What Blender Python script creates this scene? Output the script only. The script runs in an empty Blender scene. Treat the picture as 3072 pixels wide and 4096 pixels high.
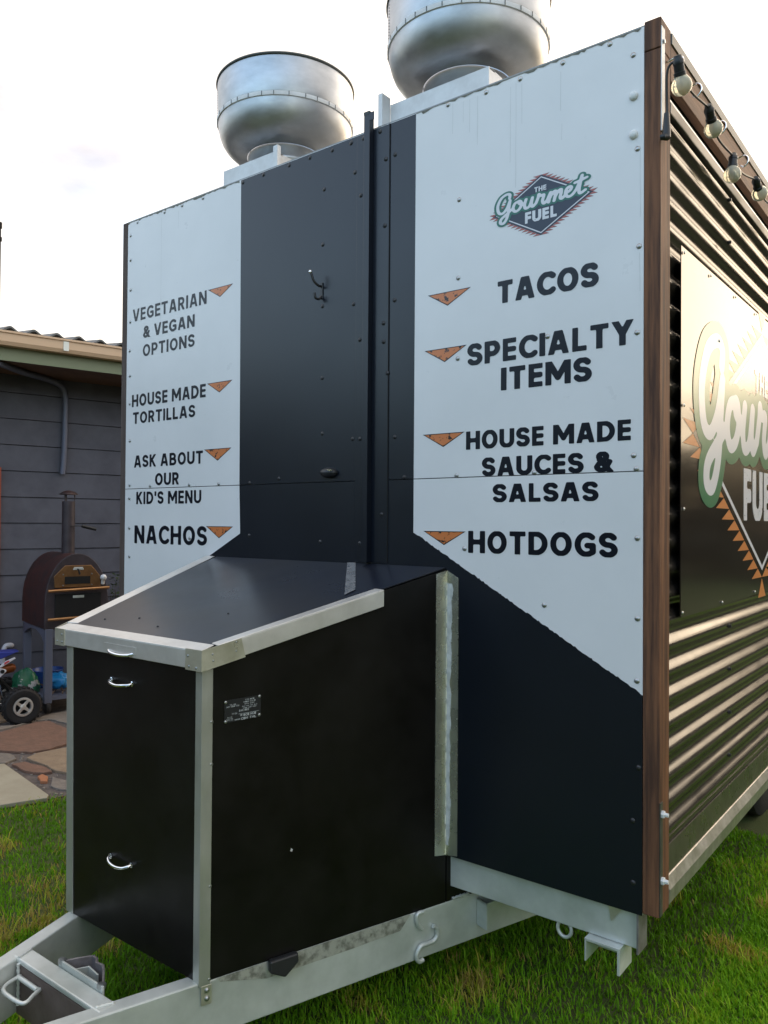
import bpy, bmesh, math, random
import numpy as np
from mathutils import Vector, Matrix, noise as mnoise
random.seed(7)
rng = np.random.default_rng(11)
R_ = math.radians
sc = bpy.context.scene
COL = sc.collection

# ------------------------------------------------------------------ camera
YAW, PIT, ROL = R_(37.563), R_(0.797), R_(0.397)
f = Vector((-math.sin(YAW) * math.cos(PIT), math.cos(YAW) * math.cos(PIT), math.sin(PIT)))
r = Vector((math.cos(YAW), math.sin(YAW), 0))
u = r.cross(f)
cr = r * math.cos(ROL) + u * math.sin(ROL)
cu = -r * math.sin(ROL) + u * math.cos(ROL)
cam_d = bpy.data.cameras.new("camera")
cam = bpy.data.objects.new("camera", cam_d)
COL.objects.link(cam)
mw = Matrix.Identity(4)
for i in range(3):
    mw[i][0], mw[i][1], mw[i][2] = cr[i], cu[i], -f[i]
mw[0][3], mw[1][3], mw[2][3] = 0.771, -2.195, 1.59
cam.matrix_world = mw
cam_d.sensor_fit = 'VERTICAL'
cam_d.sensor_height = 36.0
cam_d.lens = 36.0 * 3150.1 / 4096
cam_d.clip_start = 0.05
cam_d.clip_end = 1000
sc.camera = cam

# ------------------------------------------------------------------ sky, sun, exposure
SUN_EL, SUN_AZ = R_(12.0), R_(10.0)          # azimuth from +Y towards +X
w = bpy.data.worlds.new("World"); sc.world = w
w.use_nodes = True
nt = w.node_tree
bg = nt.nodes['Background']
sky = nt.nodes.new('ShaderNodeTexSky'); sky.sky_type = 'NISHITA'
sky.sun_disc = False
sky.sun_elevation = SUN_EL
sky.sun_rotation = SUN_AZ
sky.air_density = 1.0; sky.dust_density = 0.8; sky.ozone_density = 1.0
tc = nt.nodes.new('ShaderNodeTexCoord')
mp = nt.nodes.new('ShaderNodeMapping'); mp.inputs['Scale'].default_value = (1.0, 1.0, 2.6)
nz = nt.nodes.new('ShaderNodeTexNoise'); nz.inputs['Scale'].default_value = 2.2
nz.inputs['Detail'].default_value = 7; nz.inputs['Roughness'].default_value = 0.55
ramp = nt.nodes.new('ShaderNodeValToRGB')
ramp.color_ramp.elements[0].position = 0.22; ramp.color_ramp.elements[0].color = (0, 0, 0, 1)
ramp.color_ramp.elements[1].position = 0.47; ramp.color_ramp.elements[1].color = (0.92, 0.92, 0.92, 1)
cl = nt.nodes.new('ShaderNodeMixRGB')
cl.blend_type = 'MIX'; cl.inputs['Color2'].default_value = (2.1, 2.3, 2.65, 1)
nt.links.new(tc.outputs['Generated'], mp.inputs['Vector'])
nt.links.new(mp.outputs['Vector'], nz.inputs['Vector'])
nt.links.new(nz.outputs['Fac'], ramp.inputs['Fac'])
sx = nt.nodes.new('ShaderNodeSeparateXYZ'); nt.links.new(tc.outputs['Generated'], sx.inputs['Vector'])
side_f = nt.nodes.new('ShaderNodeMapRange'); side_f.interpolation_type = 'SMOOTHSTEP'   # the cloud bank stands on the sunset side
side_f.inputs['From Min'].default_value = -1.3; side_f.inputs['From Max'].default_value = .4
nt.links.new(sx.outputs['Y'], side_f.inputs['Value'])
mul = nt.nodes.new('ShaderNodeMath'); mul.operation = 'MULTIPLY'
nt.links.new(ramp.outputs['Color'], mul.inputs[0]); nt.links.new(side_f.outputs['Result'], mul.inputs[1])
nt.links.new(mul.outputs['Value'], cl.inputs['Fac'])
nt.links.new(sky.outputs['Color'], cl.inputs['Color1'])
warm = nt.nodes.new('ShaderNodeMixRGB'); warm.inputs['Color1'].default_value = (2.2, 2.3, 2.5, 1); warm.inputs['Color2'].default_value = (3.0, 2.65, 2.25, 1)
nt.links.new(side_f.outputs['Result'], warm.inputs['Fac']); nt.links.new(warm.outputs['Color'], cl.inputs['Color2'])
dk = nt.nodes.new('ShaderNodeVectorMath'); dk.operation = 'DOT_PRODUCT'          # a greyer cloud high in the west
dk.inputs[1].default_value = Vector((-.80, .36, .50)).normalized()
nt.links.new(tc.outputs['Generated'], dk.inputs[0])
dr_ = nt.nodes.new('ShaderNodeMapRange'); dr_.interpolation_type = 'SMOOTHSTEP'
dr_.inputs['From Min'].default_value = .90; dr_.inputs['From Max'].default_value = 1.0
nt.links.new(dk.outputs['Value'], dr_.inputs['Value'])
n2_ = nt.nodes.new('ShaderNodeTexNoise'); n2_.inputs['Scale'].default_value = 5; n2_.inputs['Detail'].default_value = 6
nt.links.new(mp.outputs['Vector'], n2_.inputs['Vector'])
nr_ = nt.nodes.new('ShaderNodeMapRange'); nr_.inputs['From Min'].default_value = .25; nr_.inputs['From Max'].default_value = .75
nt.links.new(n2_.outputs['Fac'], nr_.inputs['Value'])
dm = nt.nodes.new('ShaderNodeMath'); dm.operation = 'MULTIPLY'
nt.links.new(dr_.outputs['Result'], dm.inputs[0]); nt.links.new(nr_.outputs['Result'], dm.inputs[1])
cm_ = nt.nodes.new('ShaderNodeMixRGB'); cm_.inputs['Color2'].default_value = (1.16, 1.12, 1.24, 1)
nt.links.new(dm.outputs['Value'], cm_.inputs['Fac']); nt.links.new(cl.outputs['Color'], cm_.inputs['Color1'])
nt.links.new(cm_.outputs['Color'], bg.inputs['Color'])
bg.inputs['Strength'].default_value = 0.12

sun_d = bpy.data.lights.new("sun", 'SUN')
sun_d.energy = 0.5; sun_d.angle = R_(62); sun_d.color = (1.0, 0.74, 0.46)
sun = bpy.data.objects.new("sun", sun_d); COL.objects.link(sun)
sd = Vector((math.sin(SUN_AZ) * math.cos(SUN_EL), math.cos(SUN_AZ) * math.cos(SUN_EL), math.sin(SUN_EL)))
sun.rotation_euler = sd.to_track_quat('Z', 'Y').to_euler()
sun.location = sd * 60
sc.view_settings.view_transform = 'Standard'
sc.view_settings.look = 'None'
sc.view_settings.gamma = 1.0
sc.view_settings.exposure = 2.4
sc.cycles.use_denoising = True
sc.cycles.max_bounces = 8

# ------------------------------------------------------------------ materials
def mat(name, col, rough=.5, metal=0., spec=.5, col2=None, scale=6., stretch=(1, 1, 1), lo=.35, hi=.65,
        rvar=0., rscale=14., bump=0., bscale=60., bstretch=(1, 1, 1), coat=0., tint_attr=None, detail=5):
    m = bpy.data.materials.new(name); m.use_nodes = True
    t = m.node_tree; b = t.nodes['Principled BSDF']; L = t.links.new
    b.inputs['Base Color'].default_value = (*col, 1)
    b.inputs['Roughness'].default_value = rough
    b.inputs['Metallic'].default_value = metal
    b.inputs['Specular IOR Level'].default_value = spec
    b.inputs['Coat Weight'].default_value = coat
    co = t.nodes.new('ShaderNodeTexCoord')
    def noise(sc_, st, det=detail):
        mpn = t.nodes.new('ShaderNodeMapping'); mpn.inputs['Scale'].default_value = st
        n = t.nodes.new('ShaderNodeTexNoise'); n.inputs['Scale'].default_value = sc_
        n.inputs['Detail'].default_value = det; n.inputs['Roughness'].default_value = .6
        L(co.outputs['Object'], mpn.inputs['Vector']); L(mpn.outputs['Vector'], n.inputs['Vector'])
        return n.outputs['Fac']
    if col2 is not None:
        rp = t.nodes.new('ShaderNodeMapRange')
        rp.inputs['From Min'].default_value = lo; rp.inputs['From Max'].default_value = hi
        L(noise(scale, stretch), rp.inputs['Value'])
        mx = t.nodes.new('ShaderNodeMixRGB')
        mx.inputs['Color1'].default_value = (*col, 1); mx.inputs['Color2'].default_value = (*col2, 1)
        L(rp.outputs['Result'], mx.inputs['Fac'])
        L(mx.outputs['Color'], b.inputs['Base Color'])
    if rvar:
        rp = t.nodes.new('ShaderNodeMapRange')
        rp.inputs['From Min'].default_value = .3; rp.inputs['From Max'].default_value = .7
        rp.inputs['To Min'].default_value = max(.02, rough - rvar); rp.inputs['To Max'].default_value = rough + rvar
        L(noise(rscale, bstretch), rp.inputs['Value']); L(rp.outputs['Result'], b.inputs['Roughness'])
    if bump:
        bp = t.nodes.new('ShaderNodeBump'); bp.inputs['Strength'].default_value = bump
        bp.inputs['Distance'].default_value = .01
        L(noise(bscale, bstretch), bp.inputs['Height']); L(bp.outputs['Normal'], b.inputs['Normal'])
    return m

M = {}
M['white'] = mat('white_paint', (.75, .745, .745), .30, spec=.45, col2=(.70, .70, .70), scale=2.2, rvar=.03, bump=.008, bscale=7)
M['black'] = mat('black_paint', (.0035, .006, .0125), .31, spec=.5, col2=(.0042, .007, .014), scale=3, rvar=.02, rscale=3, bump=.008, bscale=4)
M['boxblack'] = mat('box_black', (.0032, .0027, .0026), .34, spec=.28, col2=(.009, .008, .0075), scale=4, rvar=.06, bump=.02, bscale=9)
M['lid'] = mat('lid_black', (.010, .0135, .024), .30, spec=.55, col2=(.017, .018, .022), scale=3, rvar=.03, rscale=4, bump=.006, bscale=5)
M['ink'] = mat('letter_vinyl', (.003, .0045, .011), .3, spec=.36)
M['alu'] = mat('aluminium', (.78, .76, .72), .38, metal=.6, col2=(.66, .64, .60), scale=9, stretch=(1, 1, 1), rvar=.08, bump=.05, bscale=30)
M['aluv'] = mat('darker_aluminium', (.56, .56, .52), .4, metal=.7, col2=(.44, .45, .41), scale=9, stretch=(1, 1, .4), rvar=.08, bump=.05, bscale=30)  # darker aluminium for the vertical trims
M['aluold'] = mat('aged_aluminium', (.68, .66, .55), .36, metal=.65, col2=(.50, .48, .38), scale=11, rvar=.1, bump=.08, bscale=30)
M['strip'] = mat('sealed_flashing', (.74, .74, .62), .27, metal=.85, col2=(.64, .66, .58), scale=7, stretch=(4, 4, .5), lo=.4, hi=.6, rvar=.08, bump=.08, bscale=14)
M['galv'] = mat('galvanised_steel', (.70, .725, .69), .40, metal=.38, col2=(.47, .50, .46), scale=4, rvar=.1, bump=.05, bscale=22)
M['galvstain'] = mat('stained_galvanised', (.50, .50, .45), .5, metal=.45, col2=(.22, .22, .19), scale=30, lo=.45, hi=.62, bump=.15, bscale=60)
M['galvdk'] = mat('darkened_galvanised', (.32, .30, .31), .45, metal=.5, col2=(.20, .18, .18), scale=20, bump=.1)  # galvanised steel with the clamp's shade put into a darker colour
M['shadeweb'] = mat('shaded_web', (.16, .12, .105), .6, metal=.2, col2=(.10, .07, .06), scale=9, bump=.15, bscale=40)  # brown shade and ground reflection on the web, put into the colour
M['grimemetal'] = mat('dirty_angle_steel', (.085, .085, .07), .5, metal=.3, col2=(.05, .05, .042), scale=18, bump=.1)
M['cowl'] = mat('spun_galvanised', (.50, .51, .525), .43, metal=.92, col2=(.36, .37, .385), scale=7, stretch=(1, 1, 2), lo=.3, hi=.7, rvar=.09, rscale=8, bump=.05, bscale=5)
M['cowldark'] = mat('dark_rim', (.10, .11, .11), .5, metal=.6)
M['chrome'] = mat('chrome', (.85, .85, .86), .10, metal=1.)
M['zinc'] = mat('zinc_screw', (.42, .43, .43), .35, metal=.9)
M['whitebolt'] = mat('white_bolt', (.70, .71, .70), .35)
M['blackbolt'] = mat('black_screw', (.02, .02, .022), .4)
M['wood'] = mat('stained_timber', (.20, .092, .048), .62, spec=.2, col2=(.072, .037, .025), scale=16, stretch=(3, 3, .18), lo=.38, hi=.62, bump=.25, bscale=40, bstretch=(3, 3, .12))
M['woodgrey'] = mat('weathered_timber', (.11, .085, .075), .7, spec=.2, col2=(.07, .05, .042), scale=16, stretch=(3, 3, .18), bump=.2, bscale=40, bstretch=(3, 3, .12))
M['woody'] = mat('stained_fascia_timber', (.20, .092, .048), .6, spec=.2, col2=(.11, .05, .028), scale=16, stretch=(3, .18, 3), lo=.38, hi=.62, bump=.25, bscale=40, bstretch=(3, .12, 3))
M['corr'] = mat('corrugated_colour_steel', (.028, .024, .020), .19, spec=.36, col2=(.045, .039, .033), scale=30, stretch=(1, .6, 8), lo=.5, hi=.75, rvar=.05, rscale=6)
M['signblk'] = mat('gloss_sign_panel', (.020, .016, .0135), .13, spec=.5, bump=.07, bscale=2.4)
M['rail'] = mat('bottom_rail', (.50, .48, .45), .4, metal=.8, col2=(.36, .34, .31), scale=24, rvar=.1, bump=.15, bscale=40)
M['railflat'] = mat('flat_skirt_steel', (.045, .04, .034), .3, spec=.6, col2=(.07, .062, .052), scale=20, rvar=.08)
M['orange'] = mat('orange_vinyl', (.56, .21, .06), .3, col2=(.05, .03, .02), scale=60, lo=.66, hi=.70)
M['orangemark'] = mat('worn_orange_vinyl', (.60, .19, .06), .3, col2=(.03, .016, .014), scale=52, lo=.56, hi=.60)
M['redvinyl'] = mat('faded_red_vinyl', (.42, .11, .09), .3, col2=(.06, .04, .045), scale=90, lo=.60, hi=.68)
M['green'] = mat('green_vinyl', (.030, .16, .075), .28)
M['greendk'] = mat('dark_green_vinyl', (.012, .13, .085), .28)
M['vwhite'] = mat('white_vinyl', (.66, .66, .69), .28)
M['vwhite2'] = mat('worn_white_vinyl', (.66, .66, .69), .28, col2=(.12, .11, .11), scale=70, lo=.62, hi=.66)
M['navy'] = mat('navy_vinyl', (.014, .020, .040), .28)
M['brownvinyl'] = mat('black_brown_vinyl', (.016, .012, .011), .2)
M['foil'] = mat('foil_tape', (.70, .72, .74), .3, metal=.9, rvar=.12, rscale=40, bump=.3, bscale=50)
M['plastic'] = mat('black_plastic', (.014, .015, .017), .42, bump=.03)
M['rubber'] = mat('tyre_rubber', (.014, .013, .014), .75, bump=.3, bscale=90)
M['dark'] = mat('dark_void', (.006, .006, .006), .9)
M['capgrey'] = mat('grey_cap_flashing', (.16, .16, .155), .5, spec=.3)
M['roof'] = mat('roof_sheet', (.24, .25, .25), .5, metal=.3)
M['galvw'] = mat('white_curb_metal', (.72, .73, .74), .45, col2=(.6, .6, .6), scale=12)
M['trackw'] = mat('white_track', (.82, .82, .83), .3)
M['grime'] = mat('grime_sealant', (.20, .20, .16), .7, col2=(.10, .10, .08), scale=40)
M['drip'] = mat('drip_stain', (.50, .51, .49), .5)
# background
M['boards'] = mat('grey_blue_boards', (.12, .12, .145), .75, spec=.25, col2=(.092, .092, .112), scale=4, bump=.1, bscale=20)
M['cream'] = mat('cream_gutter', (.62, .43, .28), .45)
M['sage'] = mat('sage_fascia', (.20, .23, .14), .5)
M['soffit'] = mat('brown_soffit', (.16, .09, .05), .6, col2=(.12, .065, .038), scale=8)
M['tile'] = mat('roof_corrugation', (.11, .12, .125), .6, col2=(.07, .075, .08), scale=10)
M['reddoor'] = mat('red_timber', (.34, .07, .035), .5)
M['ovenred'] = mat('rusty_red_steel', (.058, .016, .013), .55, col2=(.022, .013, .014), scale=9, bump=.1, bscale=40)
M['ovengrey'] = mat('dark_oven_steel', (.075, .06, .068), .5, metal=.35, col2=(.05, .04, .045), scale=10)
M['brass'] = mat('bronze_door', (.46, .25, .11), .38, metal=.8, col2=(.32, .17, .08), scale=14)
M['ovenleg'] = mat('grey_painted_steel', (.13, .14, .19), .5, metal=.2)
M['bone'] = mat('mortar', (.16, .13, .115), .9, col2=(.09, .075, .068), scale=18, bump=.6, bscale=45)
M['stonebr'] = mat('brown_flagstone', (.235, .13, .09), .8, col2=(.17, .10, .07), scale=14, lo=.3, hi=.7, bump=.9, bscale=30)
M['stonetan'] = mat('tan_flagstone', (.34, .25, .165), .8, col2=(.25, .18, .12), scale=12, lo=.3, hi=.7, bump=.9, bscale=30)
M['stonegrey'] = mat('grey_flagstone', (.25, .215, .18), .8, col2=(.18, .155, .135), scale=14, lo=.3, hi=.7, bump=.9, bscale=30)
M['concrete'] = mat('pale_paver', (.40, .36, .27), .85, col2=(.34, .30, .22), scale=6, bump=.2, bscale=60)
M['stoneor'] = mat('orange_pebble', (.42, .17, .08), .8)
M['soil'] = mat('lawn_soil', (.050, .085, .014), .95, col2=(.075, .080, .020), scale=7, bump=.6, bscale=90)
M['bikewhite'] = mat('white_bike_plastic', (.62, .62, .68), .35)
M['bikered'] = mat('red_decal', (.55, .08, .09), .4)
M['bikeblue'] = mat('blue_bike_plastic', (.03, .045, .28), .4)
M['bluetub'] = mat('blue_plastic', (.015, .22, .52), .35)
M['bluedk'] = mat('dark_blue_plastic', (.01, .05, .22), .4)
M['bag'] = mat('green_plastic_bag', (.01, .14, .065), .4, col2=(.45, .45, .45), scale=11, lo=.55, hi=.58, bump=.5, bscale=20)
M['amber'] = mat('rusty_orange_metal', (.26, .07, .015), .35, metal=.4)
M['chips'] = mat('wood_chips', (.2, .14, .09), .8, col2=(.08, .05, .035), scale=60, bump=1, bscale=80)
M['bark'] = mat('bark', (.06, .045, .03), .9, bump=.6)
M['leaf2'] = mat('sunset_autumn_leaves', (.085, .065, .035), .6, col2=(.12, .09, .045), scale=1.5)  # brown leaves with low sunset light put into the colour
M['leaf'] = mat('leaves', (.030, .055, .018), .6, col2=(.05, .075, .022), scale=1.5)

def glass_mat():
    m = bpy.data.materials.new('bulb_glass'); m.use_nodes = True
    t = m.node_tree; b = t.nodes['Principled BSDF']
    b.inputs['Base Color'].default_value = (.80, .77, .62, 1)
    b.inputs['Roughness'].default_value = .12
    b.inputs['Transmission Weight'].default_value = .55
    b.inputs['IOR'].default_value = 1.2
    b.inputs['Subsurface Weight'].default_value = 0
    return m
M['glass'] = glass_mat()

def grass_mat():
    m = bpy.data.materials.new('grass_blades'); m.use_nodes = True
    t = m.node_tree; b = t.nodes['Principled BSDF']; L = t.links.new
    a = t.nodes.new('ShaderNodeAttribute'); a.attribute_name = 'tint'
    rp = t.nodes.new('ShaderNodeValToRGB'); e = rp.color_ramp.elements
    e[0].position = 0; e[0].color = (.09, .19, .010, 1)
    e[1].position = 1; e[1].color = (.50, .33, .12, 1)
    for p_, c_ in ((.35, (.155, .38, .012, 1)), (.62, (.30, .49, .020, 1)), (.8, (.44, .45, .045, 1))):
        x = e.new(p_); x.color = c_
    L(a.outputs['Fac'], rp.inputs['Fac']); L(rp.outputs['Color'], b.inputs['Base Color'])
    b.inputs['Roughness'].default_value = .5
    b.inputs['Specular IOR Level'].default_value = .12
    tr = t.nodes.new('ShaderNodeBsdfTranslucent'); L(rp.outputs['Color'], tr.inputs['Color'])
    mx = t.nodes.new('ShaderNodeMixShader'); mx.inputs['Fac'].default_value = .35
    o = t.nodes['Material Output']
    L(b.outputs['BSDF'], mx.inputs[1]); L(tr.outputs['BSDF'], mx.inputs[2]); L(mx.outputs['Shader'], o.inputs['Surface'])
    return m
M['grass'] = grass_mat()

# ------------------------------------------------------------------ mesh building
class MB:
    def __init__(s): s.v = []; s.f = []
    def add(s, vs, fs):
        o = len(s.v); s.v += [tuple(map(float, x)) for x in vs]; s.f += [tuple(i + o for i in q) for q in fs]; return s
    def hexa(s, p):   # p: bottom 4 (ccw), top 4
        return s.add(p, [(3, 2, 1, 0), (4, 5, 6, 7), (0, 1, 5, 4), (1, 2, 6, 5), (2, 3, 7, 6), (3, 0, 4, 7)])
    def box(s, x0, x1, y0, y1, z0, z1):
        return s.hexa([(x0, y0, z0), (x1, y0, z0), (x1, y1, z0), (x0, y1, z0), (x0, y0, z1), (x1, y0, z1), (x1, y1, z1), (x0, y1, z1)])
    def beam(s, p0, p1, a, b):   # parallelepiped along p0->p1 with edge vectors a, b
        p0, p1, a, b = map(Vector, (p0, p1, a, b))
        if (p1 - p0).cross(a).dot(b) < 0: a, b = b, a
        return s.hexa([p0, p1, p1 + a, p0 + a, p0 + b, p1 + b, p1 + a + b, p0 + a + b])
    def prism(s, poly, d):      # polygon of 3d points extruded by vector d
        poly = [Vector(p) for p in poly]; d = Vector(d); n = len(poly)
        nn = Vector((0, 0, 0))
        for i in range(n): nn += poly[i].cross(poly[(i + 1) % n])
        if nn.dot(d) > 0: poly = poly[::-1]
        return s.add(poly + [p + d for p in poly], [tuple(range(n)), tuple(range(2 * n - 1, n - 1, -1))] +
                     [(i, n + i, n + (i + 1) % n, (i + 1) % n) for i in range(n)])
    def poly(s, pts): return s.add(pts, [tuple(range(len(pts)))])
    def tube(s, pts, rad, n=10, cap=True):
        pts = [Vector(p) for p in pts]; k = len(pts)
        rads = rad if isinstance(rad, (list, tuple)) else [rad] * k
        vs = []; pn = None
        for i, p in enumerate(pts):
            t = (pts[min(i + 1, k - 1)] - pts[max(i - 1, 0)]).normalized()
            if pn is None:
                pn = t.orthogonal().normalized()
            pn = (pn - t * pn.dot(t)).normalized(); bn = t.cross(pn)
            for j in range(n):
                a = 2 * math.pi * j / n; vs.append(p + (pn * math.cos(a) + bn * math.sin(a)) * rads[i])
        fs = [(i * n + j, i * n + (j + 1) % n, (i + 1) * n + (j + 1) % n, (i + 1) * n + j) for i in range(k - 1) for j in range(n)]
        if cap: fs += [tuple(range(n - 1, -1, -1)), tuple((k - 1) * n + j for j in range(n))]
        return s.add(vs, fs)
    def lathe(s, prof, c=(0, 0, 0), ax=(0, 0, 1), n=48):  # prof: (radius, height)
        ax = Vector(ax).normalized(); e1 = ax.orthogonal().normalized(); e2 = ax.cross(e1); c = Vector(c); k = len(prof)
        vs = [c + ax * h + (e1 * math.cos(2 * math.pi * j / n) + e2 * math.sin(2 * math.pi * j / n)) * max(rr, 1e-5) for rr, h in prof for j in range(n)]
        fs = [(i * n + j, i * n + (j + 1) % n, (i + 1) * n + (j + 1) % n, (i + 1) * n + j) for i in range(k - 1) for j in range(n)]
        return s.add(vs, fs)

def finish(o, bevel, smooth):
    if smooth:
        o.data.shade_smooth()
        o.data.set_sharp_from_angle(angle=R_(smooth))
    if bevel:
        b = o.modifiers.new('bevel', 'BEVEL'); b.width = bevel; b.segments = 2; b.limit_method = 'ANGLE'; b.angle_limit = R_(40)

def part(name, mb, m, parent=None, bevel=0, smooth=0, label=None):
    me = bpy.data.meshes.new(name); me.from_pydata(mb.v, [], mb.f); me.update()
    me.materials.append(M[m] if isinstance(m, str) else m)
    o = bpy.data.objects.new(name, me); COL.objects.link(o)
    adopt(o, parent)
    finish(o, bevel, smooth)
    if label: o['label'] = label
    return o

LOC = {}
def adopt(o, parent):
    if parent is None: return
    o.parent = parent
    l = LOC.get(parent.name)
    if l is not None: o.matrix_parent_inverse = Matrix.Translation(-l)

def thing(name, loc, label, cat, group=None):
    o = bpy.data.objects.new(name, None); COL.objects.link(o)
    o.empty_display_size = .1; o.location = loc; LOC[o.name] = Vector(loc)
    tag(o, label, cat, group); return o
def tag(o, label=None, cat=None, group=None, kind=None):
    if label: o['label'] = label
    if cat: o['category'] = cat
    if group: o['group'] = group
    if kind: o['kind'] = kind
    return o
def V2(x, y): return Vector((x, y, 0))
def cop(src, parent, loc, rot=None):
    o = src.copy(); COL.objects.link(o); o.parent = parent
    l = LOC.get(parent.name) if parent else None
    o.matrix_parent_inverse = Matrix.Translation(-l) if l is not None else Matrix.Identity(4)
    o.location = loc
    return o

# ------------------------------------------------------------------ lettering by distance field
def arc(cx, cy, rx, ry, a0, a1, n=14):
    return [(cx + rx * math.cos(R_(a0 + (a1 - a0) * i / n)), cy + ry * math.sin(R_(a0 + (a1 - a0) * i / n))) for i in range(n + 1)]
ST = [(.1, 0), (.1, 1)]
GL = {
 'A': (.80, [[(.09, -.1), (.36, 1.02)], [(.44, 1.02), (.71, -.1)], [(.2, .29), (.6, .29)]], 0),
 'B': (.70, [ST, [(.1, .9), (.34, .9)] + arc(.34, .71, .2, .19, 90, -90) + [(.1, .52)], [(.3, .52), (.36, .51)] + arc(.37, .305, .22, .205, 90, -90) + [(.1, .1)]], 0),
 'C': (.70, [arc(.42, .5, .32, .4, 48, 312, 22)], 0),
 'D': (.74, [ST, [(.1, .9), (.28, .9)] + arc(.28, .5, .36, .4, 90, -90, 20) + [(.1, .1)]], 0),
 'E': (.56, [ST, [(.1, .9), (.7, .9)], [(.1, .51), (.46, .51)], [(.1, .1), (.7, .1)]], 1),
 'F': (.54, [ST, [(.1, .9), (.7, .9)], [(.1, .48), (.44, .48)]], 1),
 'G': (.76, [arc(.42, .5, .32, .4, 48, 300, 22) + [(.66, .2), (.66, .46)], [(.46, .46), (.66, .46)]], 0),
 'H': (.72, [ST, [(.62, 0), (.62, 1)], [(.1, .5), (.62, .5)]], 0),
 'I': (.20, [ST], 0),
 'K': (.68, [ST, [(.12, .40), (.62, 1.08)], [(.25, .56), (.64, -.1)]], 0),
 'L': (.54, [ST, [(.1, .1), (.7, .1)]], 1),
 'M': (.94, [ST, [(.84, 0), (.84, 1)], [(.1, 1), (.47, .3), (.84, 1)]], 0),
 'N': (.74, [ST, [(.64, 0), (.64, 1)], [(.1, 1), (.64, 0)]], 0),
 'O': (.80, [arc(.4, .5, .3, .4, 0, 360, 28)], 0),
 'P': (.64, [ST, [(.1, .9), (.32, .9)] + arc(.32, .66, .22, .24, 90, -90) + [(.1, .42)]], 0),
 'R': (.68, [ST, [(.1, .9), (.32, .9)] + arc(.32, .68, .22, .22, 90, -90) + [(.1, .46)], [(.34, .46), (.62, -.1)]], 0),
 'S': (.64, [arc(.32, .70, .22, .20, 28, 270, 16) + arc(.32, .30, .23, .20, 90, -152, 16)], 0),
 'T': (.66, [[(.33, 0), (.33, 1)], [(-.1, .9), (.8, .9)]], 1),
 'U': (.72, [[(.1, 1.1), (.1, .36)] + arc(.36, .36, .26, .26, 180, 360, 14) + [(.62, 1.1)]], 0),
 'V': (.74, [[(.06, 1.1), (.35, 0)], [(.39, 0), (.68, 1.1)]], 0),
 'Y': (.72, [[(.06, 1.08), (.36, .46)], [(.66, 1.08), (.36, .46)], [(.36, .5), (.36, 0)]], 0),
 '&': (.74, [[(.72, -.04), (.22, .62)] + arc(.35, .76, .16, .14, 215, -40, 10) + [(.2, .42), (.12, .28)] + arc(.31, .27, .2, .17, 180, 320, 10) + [(.64, .5)]], 0),
 "'": (.2, [[(.1, 1), (.1, .72)]], 0),
 '1': (.34, [[(.22, 0), (.22, 1)], [(.04, .76), (.22, .95)]], 0), '2': (.6, [arc(.3, .7, .2, .2, 160, -40, 10) + [(.08, .1)], [(0, .1), (.56, .1)]], 0),
 '0': (.66, [arc(.33, .5, .23, .4, 0, 360, 20)], 0), '3': (.6, [arc(.28, .7, .2, .2, 150, -90, 12) + arc(.28, .3, .22, .2, 90, -150, 12)], 0),
}
def segdist(P, a, b):
    a = np.array(a, float); d = np.array(b, float) - a; L = max(d @ d, 1e-12)
    q = P - a; t = np.clip((q @ d) / L, 0, 1)[..., None]
    return np.sqrt(((q - t * d) ** 2).sum(-1))
def strokes_sdf(P, strokes):
    D = np.full(P.shape[:-1], 9.)
    for s in strokes:
        for a, b in zip(s[:-1], s[1:]): D = np.minimum(D, segdist(P, a, b))
    return D
def fill(fv, xs, ys):
    """polygons where fv<0"""
    polys = []; ny, nx = fv.shape; ins = fv < 0
    for j in range(ny - 1):
        run = None
        for i in range(nx - 1):
            q = (ins[j, i], ins[j, i + 1], ins[j + 1, i + 1], ins[j + 1, i])
            if all(q):
                if run is None: run = i
                continue
            if run is not None:
                polys.append([(xs[run], ys[j]), (xs[i], ys[j]), (xs[i], ys[j + 1]), (xs[run], ys[j + 1])]); run = None
            if not any(q): continue
            cs = [(i, j), (i + 1, j), (i + 1, j + 1), (i, j + 1)]; pl = []
            for k in range(4):
                a = cs[k]; b = cs[(k + 1) % 4]; fa = fv[a[1], a[0]]; fb = fv[b[1], b[0]]
                if fa < 0: pl.append((xs[a[0]], ys[a[1]]))
                if (fa < 0) != (fb < 0):
                    t = fa / (fa - fb); pl.append((xs[a[0]] + t * (xs[b[0]] - xs[a[0]]), ys[a[1]] + t * (ys[b[1]] - ys[a[1]])))
            if len(pl) >= 3: polys.append(pl)
        if run is not None:
            polys.append([(xs[run], ys[j]), (xs[nx - 1], ys[j]), (xs[nx - 1], ys[j + 1]), (xs[run], ys[j + 1])])
    return polys
def text_polys(txt, T=.21, res=24, gap=.13, space=.34):
    """polygons in a unit box: x 0..1 over the whole line, y 0..1 cap height"""
    x = 0; cells = []
    for ch in txt:
        if ch == ' ': x += space; continue
        wd, st, clip = GL[ch]; cells.append((x, wd, st, clip)); x += wd + gap
    W = x - gap; out = []
    for x0, wd, st, clip in cells:
        xs = np.linspace(-.06, wd + .06, int((wd + .12) * res) + 2); ys = np.linspace(-.03, 1.03, res + 2)
        P = np.stack(np.meshgrid(xs, ys), -1)
        fv = strokes_sdf(P, st) - T / 2
        fv = np.maximum(fv, np.maximum(-P[..., 1], P[..., 1] - 1))
        if clip: fv = np.maximum(fv, np.maximum(-P[..., 0], P[..., 0] - wd))
        for pl in fill(fv, xs, ys): out.append([((a + x0) / W, b) for a, b in pl])
    return out
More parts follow.
